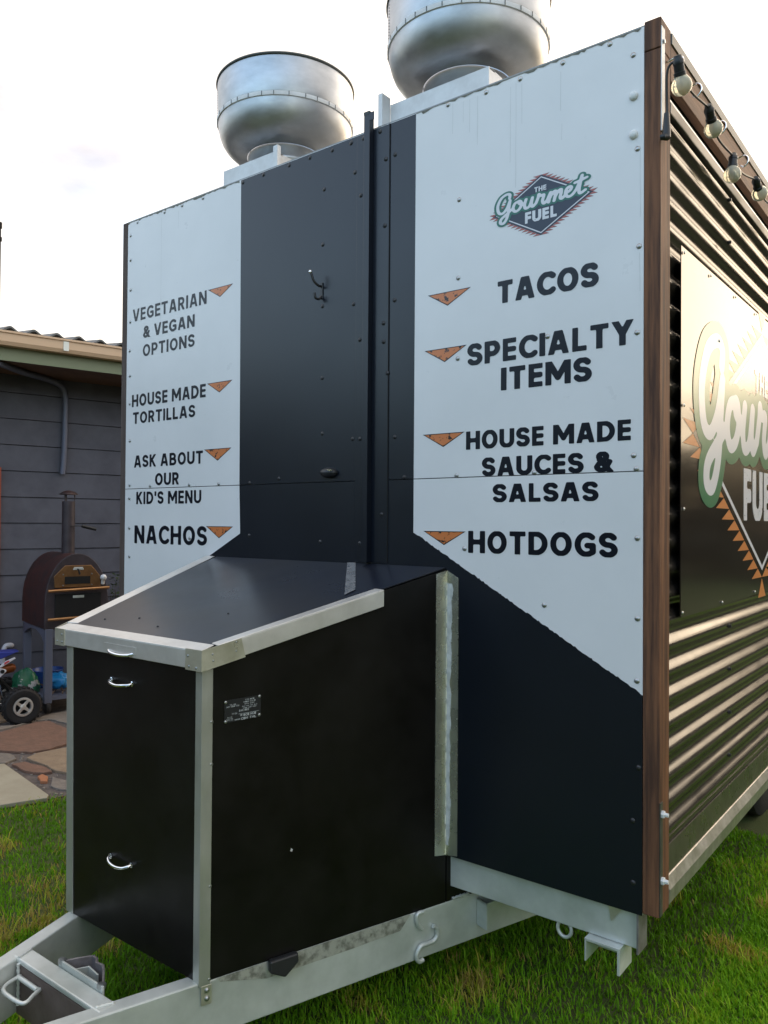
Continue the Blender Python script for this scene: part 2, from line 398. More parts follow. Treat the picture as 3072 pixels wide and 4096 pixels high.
def spline(pts, n=8):
    P = [np.array(p, float) for p in pts]; P = [2 * P[0] - P[1]] + P + [2 * P[-1] - P[-2]]; o = []
    for i in range(1, len(P) - 2):
        for k in range(n):
            t = k / n; a, b, c, d = P[i - 1:i + 3]
            o.append(tuple(.5 * ((2 * b) + (c - a) * t + (2 * a - 5 * b + 4 * c - d) * t * t + (3 * b - a - 3 * c + d) * t ** 3)))
    return o + [tuple(P[-2])]
SCRIPT = [[(1.18, 1.55), (1.2, 1.9), (.95, 2.02), (.5, 1.75), (.22, 1.05), (.3, .35), (.62, .18), (.98, .6), (1.22, 1.3)],
 [(1.22, 1.3), (1.12, .5), (1.0, -.3), (.72, -.85), (.45, -.78), (.5, -.4), (.95, .0), (1.45, .4)],
 [(1.95, .98), (1.62, .85), (1.47, .4), (1.62, .03), (1.92, .12), (2.12, .5), (2.08, .88), (1.95, .98), (1.97, .72), (2.3, .6)],
 [(2.5, .96), (2.38, .4), (2.48, .04), (2.78, .2), (3.0, .96)], [(3.0, .96), (2.92, .35), (3.02, .04), (3.28, .28)],
 [(3.28, .28), (3.45, .8), (3.5, 1.1), (3.62, .9), (3.88, .9), (3.78, .35), (3.9, .04), (4.15, .3)],
 [(4.15, .3), (4.4, .96)], [(4.4, .96), (4.25, .02)], [(4.28, .3), (4.55, .85), (4.76, .96), (4.78, .7), (4.66, .02)], [(4.7, .3), (4.97, .85), (5.18, .96), (5.2, .7), (5.12, .2), (5.25, .03), (5.5, .3)],
 [(5.5, .42), (5.82, .58), (5.95, .85), (5.8, .99), (5.58, .8), (5.52, .35), (5.7, .04), (6.0, .12), (6.32, .55)],
 [(6.32, .55), (6.6, 1.3), (6.72, 1.75)], [(6.72, 1.75), (6.5, .5), (6.58, .05), (6.95, .25)], [(6.2, 1.2), (6.55, 1.27), (7.05, 1.42)]]
def script_polys(T, res):
    st = [spline(s) for s in SCRIPT]
    xs = np.arange(-.35, 7.6, 1 / res); ys = np.arange(-1.4, 2.5, 1 / res)
    P = np.stack(np.meshgrid(xs, ys), -1); D = strokes_sdf(P, st)
    return [fill(D - t / 2, xs, ys) for t in T]

# ------------------------------------------------------------------ ground
gm = MB().add([(-120, -120, 0), (120, -120, 0), (120, 120, 0), (-120, 120, 0)], [(0, 1, 2, 3)])
ground = tag(part('ground', gm, 'soil'), kind='structure')
HP0 = V2(-6.25, 1.74); HW = V2(.242, .970).normalized(); HN = Vector((HW.y, -HW.x, 0))
PE = V2(-3.50, .13)                      # a point on the edge of the patio
def H(s, o, z): return HP0 + HW * s + HN * o + Vector((0, 0, z))
pat = MB().prism([PE - HW * 8, PE + HW * 9, PE + HW * 9 - HN * 3.2, PE - HW * 8 - HN * 3.2], (0, 0, .006))
tag(part('patio', pat, 'bone'), kind='structure')
SL = {'stonebr': [[(-5.044, .664), (-5.035, .715), (-5.095, .916), (-5.12, 1.039), (-5.074, 1.126), (-4.973, 1.11), (-4.719, 1.083), (-4.401, .933), (-4.352, .718), (-4.382, .602), (-4.533, .516), (-4.64, .467)]],
 'stonegrey': [[(-5.269, .774), (-5.166, .905), (-5.186, 1.034), (-5.278, 1.188), (-5.336, 1.495), (-4.69, 1.18), (-5.08, 1.175), (-5.15, 1.154), (-5.185, 1.073), (-5.155, .917), (-5.13, .706)],
               [(-4.583, .439), (-4.464, .498), (-4.325, .469), (-4.29, .38), (-4.335, .325)], [(-3.811, .429), (-3.643, .445), (-3.48, .38), (-3.547, .335), (-3.652, .328)]],
 'stonetan': [[(-4.284, .519), (-4.329, .608), (-4.289, .866), (-3.62, .53), (-3.883, .494), (-4.019, .513), (-4.142, .514)], [(-5.2, 1.25), (-4.70, 1.24), (-4.3, 1.1), (-4.1, 1.6), (-4.9, 2.1), (-5.3, 1.7)],
              [(-6.0, .4), (-5.4, .5), (-5.3, .75), (-5.5, 1.3), (-6.1, 1.2)]],
 'concrete': [[(-5.05, -.6), (-4.301, .286), (-4.256, .355), (-3.49, .224), (-3.449, .194), (-3.541, -.028), (-3.75, -.75)]],
 'stoneor': [[(-3.859, .36), (-3.88, .403), (-3.809, .4), (-3.726, .349), (-3.761, .325)]]}
SL['stonebr'] += [[(-4.222, .383), (-4.204, .464), (-4.049, .488), (-3.878, .467), (-3.898, .42), (-4.022, .37)]]
for j in range(14):                       # the rest of the crazy paving further along the house
    c = PE + HW * (1.3 + .55 * (j // 2) + random.uniform(-.1, .1)) - HN * (.45 + 1.0 * (j % 2) + random.uniform(-.1, .1))
    SL[random.choice(['stonebr', 'stonetan', 'stonegrey'])].append([(c.x + .36 * math.cos(a) * random.uniform(.75, 1.1), c.y + .36 * math.sin(a) * random.uniform(.6, 1.0)) for a in np.linspace(0, 5.5, 7)])
def ragged(pl):
    o = []
    for (x0, y0), (x1, y1) in zip(pl, pl[1:] + pl[:1]):
        n_ = max(1, int(math.hypot(x1 - x0, y1 - y0) / .05))
        for k in range(n_):
            t = k / n_; o.append((x0 + (x1 - x0) * t + random.uniform(-.009, .009) * (k > 0), y0 + (y1 - y0) * t + random.uniform(-.009, .009) * (k > 0)))
    return o
gv = MB()
for k in range(900):
    p_ = PE + HW * random.uniform(-.7, 2.2) - HN * (random.random() ** 1.4 * 1.9 + .01); g_ = random.uniform(.004, .013)
    gv.lathe([(g_, 0), (g_ * .8, g_ * .5), (0, g_ * .7)], (p_.x, p_.y, .006), (random.uniform(-.3, .3), random.uniform(-.3, .3), 1), 6)
tag(part('gravel', gv, 'stonegrey'), 'loose grey gravel between the flagstones', 'gravel', kind='stuff')
for k, lst in SL.items():
    if k != 'concrete': lst = [ragged(pl) for pl in lst]
    mb = MB()
    for pl in lst: mb.prism([(x, y, .004) for x, y in pl], (0, 0, .016 + random.uniform(-.003, .006) if k != 'concrete' else .024))
    tag(part('paving', mb, k, bevel=.004), kind='structure')

def vnoise(x, y, s): return mnoise.noise(Vector((x * s, y * s, 3.3)))
def make_grass():
    reg = [(-4.3, -.6, -1.6, 1.7, 75000), (-2.2, .6, -1.0, 2.2, 95000), (.0, 2.2, .2, 3.6, 130000), (-.9, 5.0, 3.2, 8.0, 50000), (-1.8, -.6, -1.9, -.6, 16000)]
    pts = []
    for x0, x1, y0, y1, n in reg:
        pts.append(np.stack([rng.uniform(x0, x1, n), rng.uniform(y0, y1, n)], -1))
    P = np.concatenate(pts)
    d = (P[:, 0] - PE.x) * HN.x + (P[:, 1] - PE.y) * HN.y
    P = P[d > rng.uniform(-.03, .05, len(P))]
    N = len(P)
    n1 = np.array([vnoise(x, y, 1.1) for x, y in P]); n2 = np.array([vnoise(x + 9, y, 3.7) for x, y in P]); n3 = np.array([vnoise(x, y + 5, 9.) for x, y in P])
    dist = np.hypot(P[:, 0] - .77, P[:, 1] + 2.2)
    h = rng.uniform(.012, .032, N) * (1 + .45 * n2 + .35 * n3) * np.where(rng.random(N) < .03, 1.9, 1.)
    wd = rng.uniform(.0016, .0032, N) * (1 + np.clip(dist - 3, 0, 6) * .14)
    ang = rng.uniform(0, 2 * np.pi, N); ln = rng.uniform(.15, 1.1, N) * h
    dx, dy = np.cos(ang), np.sin(ang); sx, sy = -dy, dx
    V = np.zeros((N, 5, 3))
    V[:, 0] = np.stack([P[:, 0] - sx * wd, P[:, 1] - sy * wd, np.zeros(N)], -1)
    V[:, 1] = np.stack([P[:, 0] + sx * wd, P[:, 1] + sy * wd, np.zeros(N)], -1)
    mx, my = P[:, 0] + dx * ln * .35, P[:, 1] + dy * ln * .35
    V[:, 2] = np.stack([mx + sx * wd * .8, my + sy * wd * .8, h * .62], -1)
    V[:, 3] = np.stack([mx - sx * wd * .8, my - sy * wd * .8, h * .62], -1)
    V[:, 4] = np.stack([P[:, 0] + dx * ln, P[:, 1] + dy * ln, h], -1)
    me = bpy.data.meshes.new('grass')
    me.vertices.add(N * 5); me.vertices.foreach_set('co', V.ravel())
    base = (np.arange(N) * 5)[:, None]
    loops = np.concatenate([base + np.array([0, 1, 2, 3]), base + np.array([3, 2, 4])], 1).ravel()
    me.loops.add(N * 7); me.loops.foreach_set('vertex_index', loops.astype(np.int32))
    starts = np.stack([np.arange(N) * 7, np.arange(N) * 7 + 4], -1).ravel()
    me.polygons.add(N * 2); me.polygons.foreach_set('loop_start', starts.astype(np.int32))
    me.update(calc_edges=True); me.validate()
    tint = .38 + .34 * n1 + .28 * n2 + .12 * n3 + rng.normal(0, .12, N)
    leftside = np.clip((-1.4 - P[:, 0]) * .5, 0, .26)
    dry = (leftside * 1.1 + n2 + n3 * .8 + rng.normal(0, .25, N)) > .62
    tint = np.where(dry, rng.uniform(.75, 1., N), np.clip(tint, 0, .78))
    a = me.attributes.new('tint', 'FLOAT', 'POINT'); a.data.foreach_set('value', np.repeat(tint, 5).astype(np.float32))
    me.materials.append(M['grass'])
    o = bpy.data.objects.new('grass', me); COL.objects.link(o)
    tag(o, 'mown green lawn with dry patches around the trailer', 'grass', kind='stuff')
make_grass()

# ------------------------------------------------------------------ food trailer
TR = thing('food_trailer', (-1.23, 2.3, 0), 'black and white food trailer with printed menu on its front wall', 'food trailer')
XL, XR, ZB, ZT, YE = -2.455, 0.0, .50, 3.0, 4.6
ZS = 1.741
part('body_shell', MB().box(XL + .002, XR + .012, .0105, YE, ZB + .002, ZT - .006), 'dark', TR)
part('roof', MB().box(XL - .02, XR + .03, .012, YE + .02, ZT - .004, ZT + .012), 'roof', TR)
fw = part('front_wall', MB().box(XL, XR, 0, .010, ZB, ZS - .0015).box(XL, XR, 0, .010, ZS + .0015, ZT), 'white', TR)
# ragged grime along the top edge and thin drip marks
for x0, x1 in ((XL, -1.674), (-.788, -.001)):
    mb = MB(); x = x0; top = []; bot = []
    while x < x1:
        top.append((x, -.0009, 2.9995)); bot.append((x, -.0009, 2.9985 - .009 * random.random() ** 4 - .0012 - (.006 if random.random() < .03 else 0))); x += random.uniform(.006, .022)
    mb.add(top + bot, [(i, i + 1, len(top) + i + 1, len(top) + i) for i in range(len(top) - 1)])
    part('grime_edge', mb, 'grime', fw)
for x, z0, l in ((-.64, 2.985, .10), (-.60, 2.98, .07), (-.575, 2.98, .11), (-.545, 2.98, .16), (-.425, 2.97, .24), (-.405, 2.975, .33), (-.385, 2.97, .13), (-.255, 2.96, .12), (-.25, 2.8, .05), (-.012, 2.36, .11), (-.011, 2.66, .2), (-2.2, 2.97, .5), (-2.08, 2.97, .08)):
    nn_ = 9; zz_ = [z0 - l * k / nn_ for k in range(nn_ + 1)]
    xx_ = [x + .0022 * mnoise.noise(Vector((x * 40, 0, z * 9))) for z in zz_]
    ww_ = [.0007 + .0009 * abs(mnoise.noise(Vector((x * 10, 7, z * 30)))) for z in zz_]
    mb = MB().add([(a, -.0004, z) for a, z in zip(xx_, zz_)] + [(a + w_, -.0004, z) for a, w_, z in zip(xx_, ww_, zz_)], [(k, k + 1, nn_ + 2 + k, nn_ + 1 + k) for k in range(nn_)])
    part('drip_mark', mb, 'drip', fw)
# black painted shape on the front wall
DL = (1.543 - 1.361) / (2.014 - 1.658)
zl = 1.543 - DL * (2.455 - 1.658)
up = [(-1.665, ZS + .0015), (-.79, ZS + .0015), (-.79, 2.9985), (-1.672, 2.9985)]
lo = [(XL, ZB), (XR, ZB), (XR, 1.112), (-.79, 1.558), (-.79, ZS - .0015), (-1.665, ZS - .0015), (-1.658, 1.543), (XL, zl)]
bw = MB()
for pl in (up, lo): bw.prism([(x, -.0006, z) for x, z in pl], (0, .004, 0))
bw_o = part('black_panel', bw, 'black', TR)
# ragged paint edge along the diagonal
mb = MB(); top = []; bot = []; t = 0.002
while t < .998:
    x = -.79 + .79 * t; z = 1.558 - .446 * t
    bot.append((x, -.0007, z - .002)); top.append((x, -.0007, z + .0045 * random.random() ** 2)); t += random.uniform(.004, .014)
mb.add(bot + top, [(i, i + 1, len(top) + i + 1, len(top) + i) for i in range(len(top) - 1)])
part('rough_paint_edge', mb, 'black', bw_o)
# narrow flashing strip, raised fold and lapped sheet in the black band
cs = part('cover_strip', MB().box(-1.000, -.974, -.026, -.0007, 1.45, 3.045).box(-.974, -.902, -.0030, -.0007, 1.45, 2.998)
          .box(-1.050, -1.000, -.0035, -.0007, 1.45, 2.992), 'black', TR, bevel=.0012)
part('folded_tip', MB().beam((-1.0, -.026, 3.045), (-.974, -.026, 3.045), (0, -.002, .012), (0, .012, 0)).box(-.974, -.955, -.026, -.023, 3.022, 3.05), 'black', cs)
part('lap_seam', MB().box(-.902, -.899, -.0036, -.0007, 1.45, 2.998), 'dark', cs)

SCR = [(-.659, 2.988), (-.513, 2.982), (-.391, 2.984), (-.247, 2.984), (-.1, 2.987), (-.031, 2.93), (-.018, 2.657), (-.013, 2.378), (-.613, 2.658), (-.944, 2.982), (-.878, 2.882), (-.917, 2.876), (-.92, 2.64), (-1.079, 2.983), (-1.661, 2.987), (-1.54, 2.987), (-1.396, 2.986), (-1.286, 2.985), (-1.172, 2.981), (-1.081, 2.981), (-1.02, 2.98), (-1.061, 2.868), (-1.211, 2.844), (-1.216, 2.636), (-1.03, 2.775), (-2.382, 2.987), (-2.179, 2.987), (-2.054, 2.987), (-1.913, 2.985), (-2.435, 2.936), (-2.433, 2.82), (-2.43, 2.678), (-2.43, 2.527), (-2.431, 2.391), (-2.428, 2.273), (-2.426, 2.141), (-2.422, 1.966), (-2.42, 1.759), (-2.264, 1.752), (-1.986, 1.751), (-1.793, 1.749), (-1.604, 1.748), (-1.437, 1.761), (-1.214, 2.132), (-1.211, 1.923), (-1.215, 2.403), (-1.063, 2.386), (-1.03, 2.251), (-1.026, 1.892), (-1.063, 1.894), (-1.217, 1.518), (-1.024, 1.516), (-.876, 2.369), (-.923, 2.295), (-.922, 2.229), (-.872, 1.89), (-.904, 2.116), (-.83, 1.748), (-2.422, 1.697), (-2.419, 1.558), (-2.417, 1.425), (-1.604, 1.535), (-1.979, 1.518), (-.926, 1.62), (-.615, 2.399), (-.615, 2.133), (-.018, 2.134), (-.294, 2.161), (-.617, 1.748), (-.336, 1.748), (-.027, 1.786), (-.019, 1.748), (-.016, 1.552), (-.015, 1.326), (-.016, 1.151), (-.301, 1.344), (-.585, 1.508), (-.011, .909), (-.027, .758), (-.026, .585)]
def screw_mb(c, ax, rr=.0052, hh=.0035):
    return MB().lathe([(rr * 1.5, 0), (rr * 1.5, hh * .25), (rr, hh * .35), (rr * .8, hh * .8), (rr * .3, hh), (0, hh * .8)], c, ax, 12)
def is_black(x, z):
    if -1.68 < x < -.78: return True
    return z < (1.558 + (x + .79) * -.5646 if x > -.9 else 1.543 + (x + 1.658) * DL)
s_w = screw_mb((0, 0, 0), (0, -1, 0))
def proto(mb, m):
    me = bpy.data.meshes.new('screw'); me.from_pydata(mb.v, [], mb.f); me.shade_smooth(); me.materials.append(M[m]); return me
ME_SW, ME_SB = proto(s_w, 'zinc'), proto(s_w, 'blackbolt')
for x, z in SCR:
    bl = is_black(x, z)
    o = bpy.data.objects.new('screw', ME_SB if bl else ME_SW); COL.objects.link(o)
    o.parent = bw_o if bl else fw
    o.matrix_parent_inverse = Matrix.Identity(4)
    par = bw_o if bl else fw
    o.location = (x, -.0035 if -1.05 < x < -.9 else -.0006, z)
for z in (2.811, 2.70):
    part('bolt', MB().lathe([(.013, 0), (.013, .004), (.011, .008), (.006, .0105), (0, .011)], (-.029, 0, z), (0, -1, 0), 20), 'whitebolt', fw, smooth=50)

# lettering on the front wall: text, x0, x1, baseline z, cap height
def lettering(txt, x0, x1, z0, hh, T, y=-.0007):
    mb = MB()
    for pl in text_polys(txt, T): mb.poly([(x0 + a * (x1 - x0), y, z0 + b * hh) for a, b in pl])
    part('lettering', mb, 'ink', fw, label='dark lettering reading ' + txt)
for a in (('TACOS', -.467, -.134, 2.288, .071, .25), ('SPECIALTY', -.577, -.030, 2.103, .071, .235), ('ITEMS', -.452, -.154, 2.011, .072, .24),
          ('HOUSE MADE', -.580, -.035, 1.830, .0595, .24), ('SAUCES &', -.520, -.090, 1.742, .0595, .24), ('SALSAS', -.480, -.132, 1.658, .0575, .24),
          ('HOTDOGS', -.570, -.074, 1.495, .0715, .23),
          ('VEGETARIAN', -2.410, -1.882, 2.523, .058, .19), ('& VEGAN', -2.330, -1.960, 2.436, .055, .20), ('OPTIONS', -2.330, -1.959, 2.350, .056, .19),
          ('HOUSE MADE', -2.409, -1.882, 2.123, .057, .205), ('TORTILLAS', -2.400, -1.951, 2.043, .054, .20), ('ASK ABOUT', -2.388, -1.896, 1.839, .056, .20),
          ('OUR', -2.227, -2.056, 1.753, .055, .21), ("KID'S MENU", -2.367, -1.904, 1.669, .057, .20), ('NACHOS', -2.378, -1.865, 1.488, .083, .205)):
    lettering(*a)
for (xa, xb, xm, zt, zb_) in ((-.736, -.566, -.656, 2.361, 2.314), (-.748, -.581, -.666, 2.174, 2.127), (-.753, -.587, -.67, 1.890, 1.844), (-.748, -.581, -.665, 1.564, 1.518),
                             (-1.874, -1.715, -1.796, 2.580, 2.537), (-1.874, -1.713, -1.794, 2.179, 2.134), (-1.889, -1.716, -1.802, 1.898, 1.847), (-1.871, -1.701, -1.788, 1.571, 1.521)):
    o = part('triangle_mark', MB().poly([(xa, -.0005, zt), (xm, -.0005, zb_), (xb, -.0005, zt)]), 'ink', fw)
    e = .0028
    part('orange_fill', MB().poly([(xa + 3.2 * e, -.0009, zt - e), (xm, -.0009, zb_ + 1.35 * e), (xb - 3.2 * e, -.0009, zt - e)]), 'orangemark', o)

def logo(parent, mapf, k, hh, cols, res, big=True):
    """diamond emblem; canonical half width 1, half height hh; mapf(u, v, layer) -> point"""
    teeth, nav, dk, wht, wht2, grn = cols
    def put(name, polys, m, l, par):
        mb = MB()
        for pl in polys: mb.poly([mapf(a, b, l) for a, b in pl])
        return part(name, mb, m, par)
    n = 13; tp = []; tdk = []
    for sx in (-1, 1):
        for sy in (-1, 1):
            for i in range(n):
                x1, y1 = -1 + i / n, hh * i / n; x2, y2 = -1 + (i + 1) / n, hh * (i + 1) / n
                t = [(x1, y1), (x2, y2), (x2 - (.185 if big else .165), y2)] if i else [(x1, y1 - .0), (x2, y2), (x2 - (.185 if big else .165), y2)]
                cx_, cy_ = sum(p[0] for p in t) / 3, sum(p[1] for p in t) / 3
                tp.append([(sx * a * -1 if sx > 0 else a, sy * b) for a, b in [(cx_ + (p[0] - cx_) * (.98 if big else .90), cy_ + (p[1] - cy_) * (.96 if big else .86)) for p in t]])
                tdk.append([(sx * a * -1 if sx > 0 else a, sy * b) for a, b in [(cx_ + (p[0] - cx_) * 1.05, cy_ + (p[1] - cy_) * 1.07) for p in t]])
    for sy in ((-1, 1) if big else ()):
        tp.append([(-.07, sy * (hh + .085)), (0, sy * (hh + .005)), (.07, sy * (hh + .085))])
    root = put('emblem', [[(-1, 0), (0, -hh), (1, 0), (0, hh)]], nav, 2, parent)
    put('emblem_teeth_edge', tdk, dk, 0, parent)
    put('emblem_teeth', tp, teeth, 1, parent)
    a, b = .945, .905
    ring = []
    for (p, q) in (((-1, 0), (0, -1)), ((0, -1), (1, 0)), ((1, 0), (0, 1)), ((0, 1), (-1, 0))):
        ring.append([(p[0] * a, p[1] * hh * a), (q[0] * a, q[1] * hh * a), (q[0] * b, q[1] * hh * b), (p[0] * b, p[1] * hh * b)])
    put('emblem_outline', ring, wht, 3, parent)
    outl, inner = script_polys((.74, .28) if big else (.60, .25), res)
    S = lambda pls: [[(-.96 + (x_ + .0) * .262, .0 + y_ * .185 + (x_ - 3.5) * .004) for x_, y_ in pl] for pl in pls]
    put('script_outline', S(outl), grn, 4, parent)
    put('script_lettering', S(inner), wht, 5, parent)
    put('emblem_lettering', [[(-.135 + x_ * .24, .255 + y_ * .095) for x_, y_ in pl] for pl in text_polys('THE', .22)], wht2, 5, parent)
    put('emblem_lettering', [[(-.325 + x_ * .64, -.285 + y_ * .21) for x_, y_ in pl] for pl in text_polys('FUEL', .27)], wht2, 5, parent)
logo(fw, lambda a, b, l: (-.3168 + a * .1665, -.0004 - .00025 * l, 2.5695 + b * .1665), 1, .558, ('redvinyl', 'navy', 'navy', 'vwhite', 'vwhite2', 'greendk'), 14, False)

# wall hook and small oval lamp in the black band
mb = MB().box(-1.226, -1.212, -.005, -.0007, 2.430, 2.492)
hk = part('wall_hook', mb, 'blackbolt', TR, bevel=.002)
part('upper_prong', MB().tube(spline([(-1.219, -.004, 2.478), (-1.220, -.02, 2.478), (-1.226, -.038, 2.492), (-1.232, -.048, 2.522)]), .0046, 10), 'blackbolt', hk, smooth=40)
part('prong_tip', MB().lathe([(0, -.007), (.0055, -.005), (.007, 0), (.0055, .005), (0, .007)], (-1.2325, -.0495, 2.524), (0, 0, 1), 14), 'chrome', hk, smooth=60)
part('lower_prong', MB().tube(spline([(-1.219, -.004, 2.440), (-1.220, -.016, 2.428), (-1.224, -.03, 2.430), (-1.226, -.034, 2.448)]), .0046, 10), 'blackbolt', hk, smooth=40)
lam = MB().lathe([(.020, 0), (.020, .008), (.016, .020), (.009, .027), (0, .029)], (0, 0, 0), (0, -1, 0), 24)
lam.v = [(-1.172 + x * 2.0, y - .0006, 1.775 + z * .95) for x, y, z in lam.v]
lmp = part('marker_lamp', lam, 'plastic', TR, smooth=50)
part('lamp_lens', MB().box(-1.16, -1.140, -.0275, -.022, 1.781, 1.785), 'chrome', lmp)

# corner posts and top boards
post = part('corner_post', MB().box(.0005, .047, -.001, .085, ZB + .006, 2.925), 'wood', TR, bevel=.003)
part('post_cap', MB().box(.0005, .048, -.002, .086, 2.926, 3.012), M['wood'], post, bevel=.003)
part('angle_strip', MB().box(.0475, .050, .0, .026, 2.69, 2.985), 'galvw', post)
part('angle_strip', MB().box(.0475, .050, .0, .022, ZB + .01, .822), 'grimemetal', post)
for z in (.79, .607):
    part('bolt', MB().lathe([(.011, 0), (.011, .007), (.006, .008), (.006, .018), (0, .018)], (.050, .013, z), (1, 0, 0), 6), 'whitebolt', post)
part('bolt', MB().lathe([(.006, 0), (.006, .005), (0, .006)], (.050, .012, 2.945), (1, 0, 0), 10), 'zinc', post)
part('corner_post', MB().box(XL - .040, XL - .0005, -.001, .05, ZB + .004, 3.004), 'woodgrey', TR, bevel=.003)
fas = part('fascia_board', MB().box(.022, .047, .087, YE, 2.868, 2.975), 'woody', TR, bevel=.002)
part('roof_cap', MB().box(.012, .051, .087, YE, 2.9755, 3.006), 'capgrey', fas)
part('awning_track', MB().prism([(.008, .088, 2.812), (.044, .088, 2.812), (.044, .088, 2.818), (.012, .088, 2.860), (.008, .088, 2.860)], (0, YE - .088, 0)), 'trackw', TR)
part('awning_seal', MB().box(.012, .046, .0885, YE, 2.776, 2.8115), 'plastic', TR, bevel=.004)
# corrugated side
PIT_, CR = .075, 1.242
zs = np.arange(.668, 2.776, PIT_ / 12); mb = MB()
ys_ = [.0, YE]
vs = []; fs = []
for i, z in enumerate(zs):
    x = .0365 + .0098 * math.cos(2 * math.pi * (z - CR) / PIT_)
    for y in (.086, YE): vs.append((x, y, z))
for i in range(len(zs) - 1): fs.append((2 * i, 2 * i + 1, 2 * i + 3, 2 * i + 2))
side = part('side_cladding', MB().add(vs, fs), 'corr', TR, smooth=180)
for y in (.735, 1.62, 2.6, 3.6):
    zc = CR
    for k in range(-8, 21, 2):
        z = CR + k * PIT_ - .004
        if 1.28 < z < 2.50 and .1 < y < 2.25: continue
        if z > 2.74 or z < .68: continue
        part('screw', MB().lathe([(.0085, 0), (.0085, .002), (.006, .003), (.006, .008), (0, .009)], (.045, y, z), (1, 0, 0), 8), 'blackbolt', side)
part('skirt_sheet', MB().box(.013, .034, .086, YE, .585, .667), 'railflat', TR)
part('bottom_rail', MB().prism([(.013, .0865, .512), (.047, .0865, .512), (.049, .0865, .553), (.036, .0865, .584), (.013, .0865, .584)], (0, YE - .0865, 0)), 'rail', TR, bevel=.002)

# printed sign on the side
sp = MB()
nU, nV = 22, 12
def sgn(a, b):
    y = .140 + a * 2.05; zt = 2.405 + .012 * a; zb = 1.322 + .008 * a
    return (.0615, y, zb + b * (zt - zb))
vs = [sgn(i / nU, j / nV) for j in range(nV + 1) for i in range(nU + 1)]
# thickness
vb = [(x - .003, y, z) for x, y, z in vs]; nn = len(vs); W1 = nU + 1
fs = [(j * W1 + i, j * W1 + i + 1, (j + 1) * W1 + i + 1, (j + 1) * W1 + i) for j in range(nV) for i in range(nU)]
fb = [tuple(nn + q for q in reversed(x)) for x in fs]
rim = [i for i in range(W1)] + [j * W1 + nU for j in range(1, nV + 1)] + [nV * W1 + i for i in range(nU - 1, -1, -1)] + [j * W1 for j in range(nV - 1, 0, -1)]
fe = [(rim[i], nn + rim[i], nn + rim[(i + 1) % len(rim)], rim[(i + 1) % len(rim)]) for i in range(len(rim))]
sign = part('sign_panel', MB().add(vs + vb, fs + fb + fe), 'signblk', TR, smooth=40)
def signpt(a, b, l):
    y = 1.162 + a * .908; z = 1.867 + b * .908
    s_ = (y - .14) / 2.05; t_ = (z - 1.322 - .008 * s_) / (1.083 + .004 * s_)
    return (sgn(s_, t_)[0] + .0004 + .0003 * l, y, z)
logo(sign, signpt, 1, .5275, ('orange', 'brownvinyl', 'brownvinyl', 'vwhite', 'vwhite2', 'green'), 20)
for y, z in ((.158, 2.388), (.158, 1.94), (.159, 1.637), (.148, 1.335), (.434, 2.39), (.745, 2.394), (1.052, 2.399), (1.4, 2.402), (1.75, 2.404), (2.1, 2.405), (.576, 1.333), (1.037, 1.338), (1.45, 1.340), (1.9, 1.342), (.537, 2.2)):
    part('rivet', MB().lathe([(.0055, 0), (.0045, .002), (.002, .0032), (0, .0034)], (.064, y, z), (1, 0, 0), 10), 'zinc', sign, smooth=60)

# exhaust cowls on the roof
def cowl(cx_, x0, x1):
    c = (cx_, .35, 0)
    cw = part('exhaust_cowl', MB().lathe([(.302, 3.392), (.304, 3.40), (.3055, 3.47), (.306, 3.545), (.301, 3.545), (.300, 3.39)], c, n=72), 'cowl', TR, smooth=50)
    part('rim', MB().lathe([(.306 + .0065 * math.cos(a), 3.549 + .0065 * math.sin(a)) for a in np.linspace(0, 2 * math.pi, 13)], c, n=72), 'cowldark', cw, smooth=60)
    part('bowl', MB().lathe([(.172, 3.236), (.178, 3.238), (.215, 3.243), (.243, 3.255), (.266, 3.275), (.283, 3.30), (.293, 3.325), (.299, 3.35), (.3015, 3.374)], c, n=72), 'cowl', cw, smooth=50)
    sb_ = part('seam_band', MB().lathe([(.3015, 3.373), (.3065, 3.374), (.3075, 3.380), (.3065, 3.391), (.302, 3.392)], c, n=72), 'galvw', cw, smooth=40)
    mb = MB()
    for k in range(34):
        a = 2 * math.pi * k / 34 + random.uniform(-.04, .04); p = Vector((cx_ + .3075 * math.cos(a), .35 + .3075 * math.sin(a), 3.374)); t = Vector((-math.sin(a), math.cos(a), 0))
        mb.beam(p - t * .0015, p + t * .0015, (0, 0, .017), Vector((math.cos(a), math.sin(a), 0)) * .0012)
    a0 = -2.3
    for k in range(12):
        mb.lathe([(.003, 0), (.002, .002), (0, .002)], (cx_ + .3055 * math.cos(a0), .35 + .3055 * math.sin(a0), 3.40 + k * .0115), (math.cos(a0), math.sin(a0), 0), 6)
    me_ = sb_.data; n0 = len(me_.polygons); bm_ = bmesh.new(); bm_.from_mesh(me_)
    vv = [bm_.verts.new(p) for p in mb.v]
    for q in mb.f:
        fc = bm_.faces.new([vv[i] for i in q]); fc.material_index = 1
    bm_.to_mesh(me_); bm_.free(); me_.materials.append(M['cowldark'])
    part('neck', MB().lathe([(.168, 3.02), (.168, 3.10), (.172, 3.105), (.172, 3.115), (.168, 3.12), (.167, 3.17), (.171, 3.175), (.171, 3.185), (.167, 3.19), (.167, 3.237)], c, n=56), 'cowl', cw, smooth=50)
    cb = MB().box(x0, x1, .15, .156, 3.013, 3.165).box(x0, x1, .1565, .19, 3.159, 3.165).box(x0, x0 + .006, .1565, .56, 3.013, 3.164).box(x1 - .006, x1, .1565, .56, 3.013, 3.164)
    part('roof_curb', cb, 'galvw', TR)
    return cw
cowl(-1.767, -1.955, -1.625); cowl(-.799, -1.015, -.590)
part('curb_bracket', MB().box(-1.625, -1.6, .135, .155, 3.013, 3.18), 'galvw', TR)
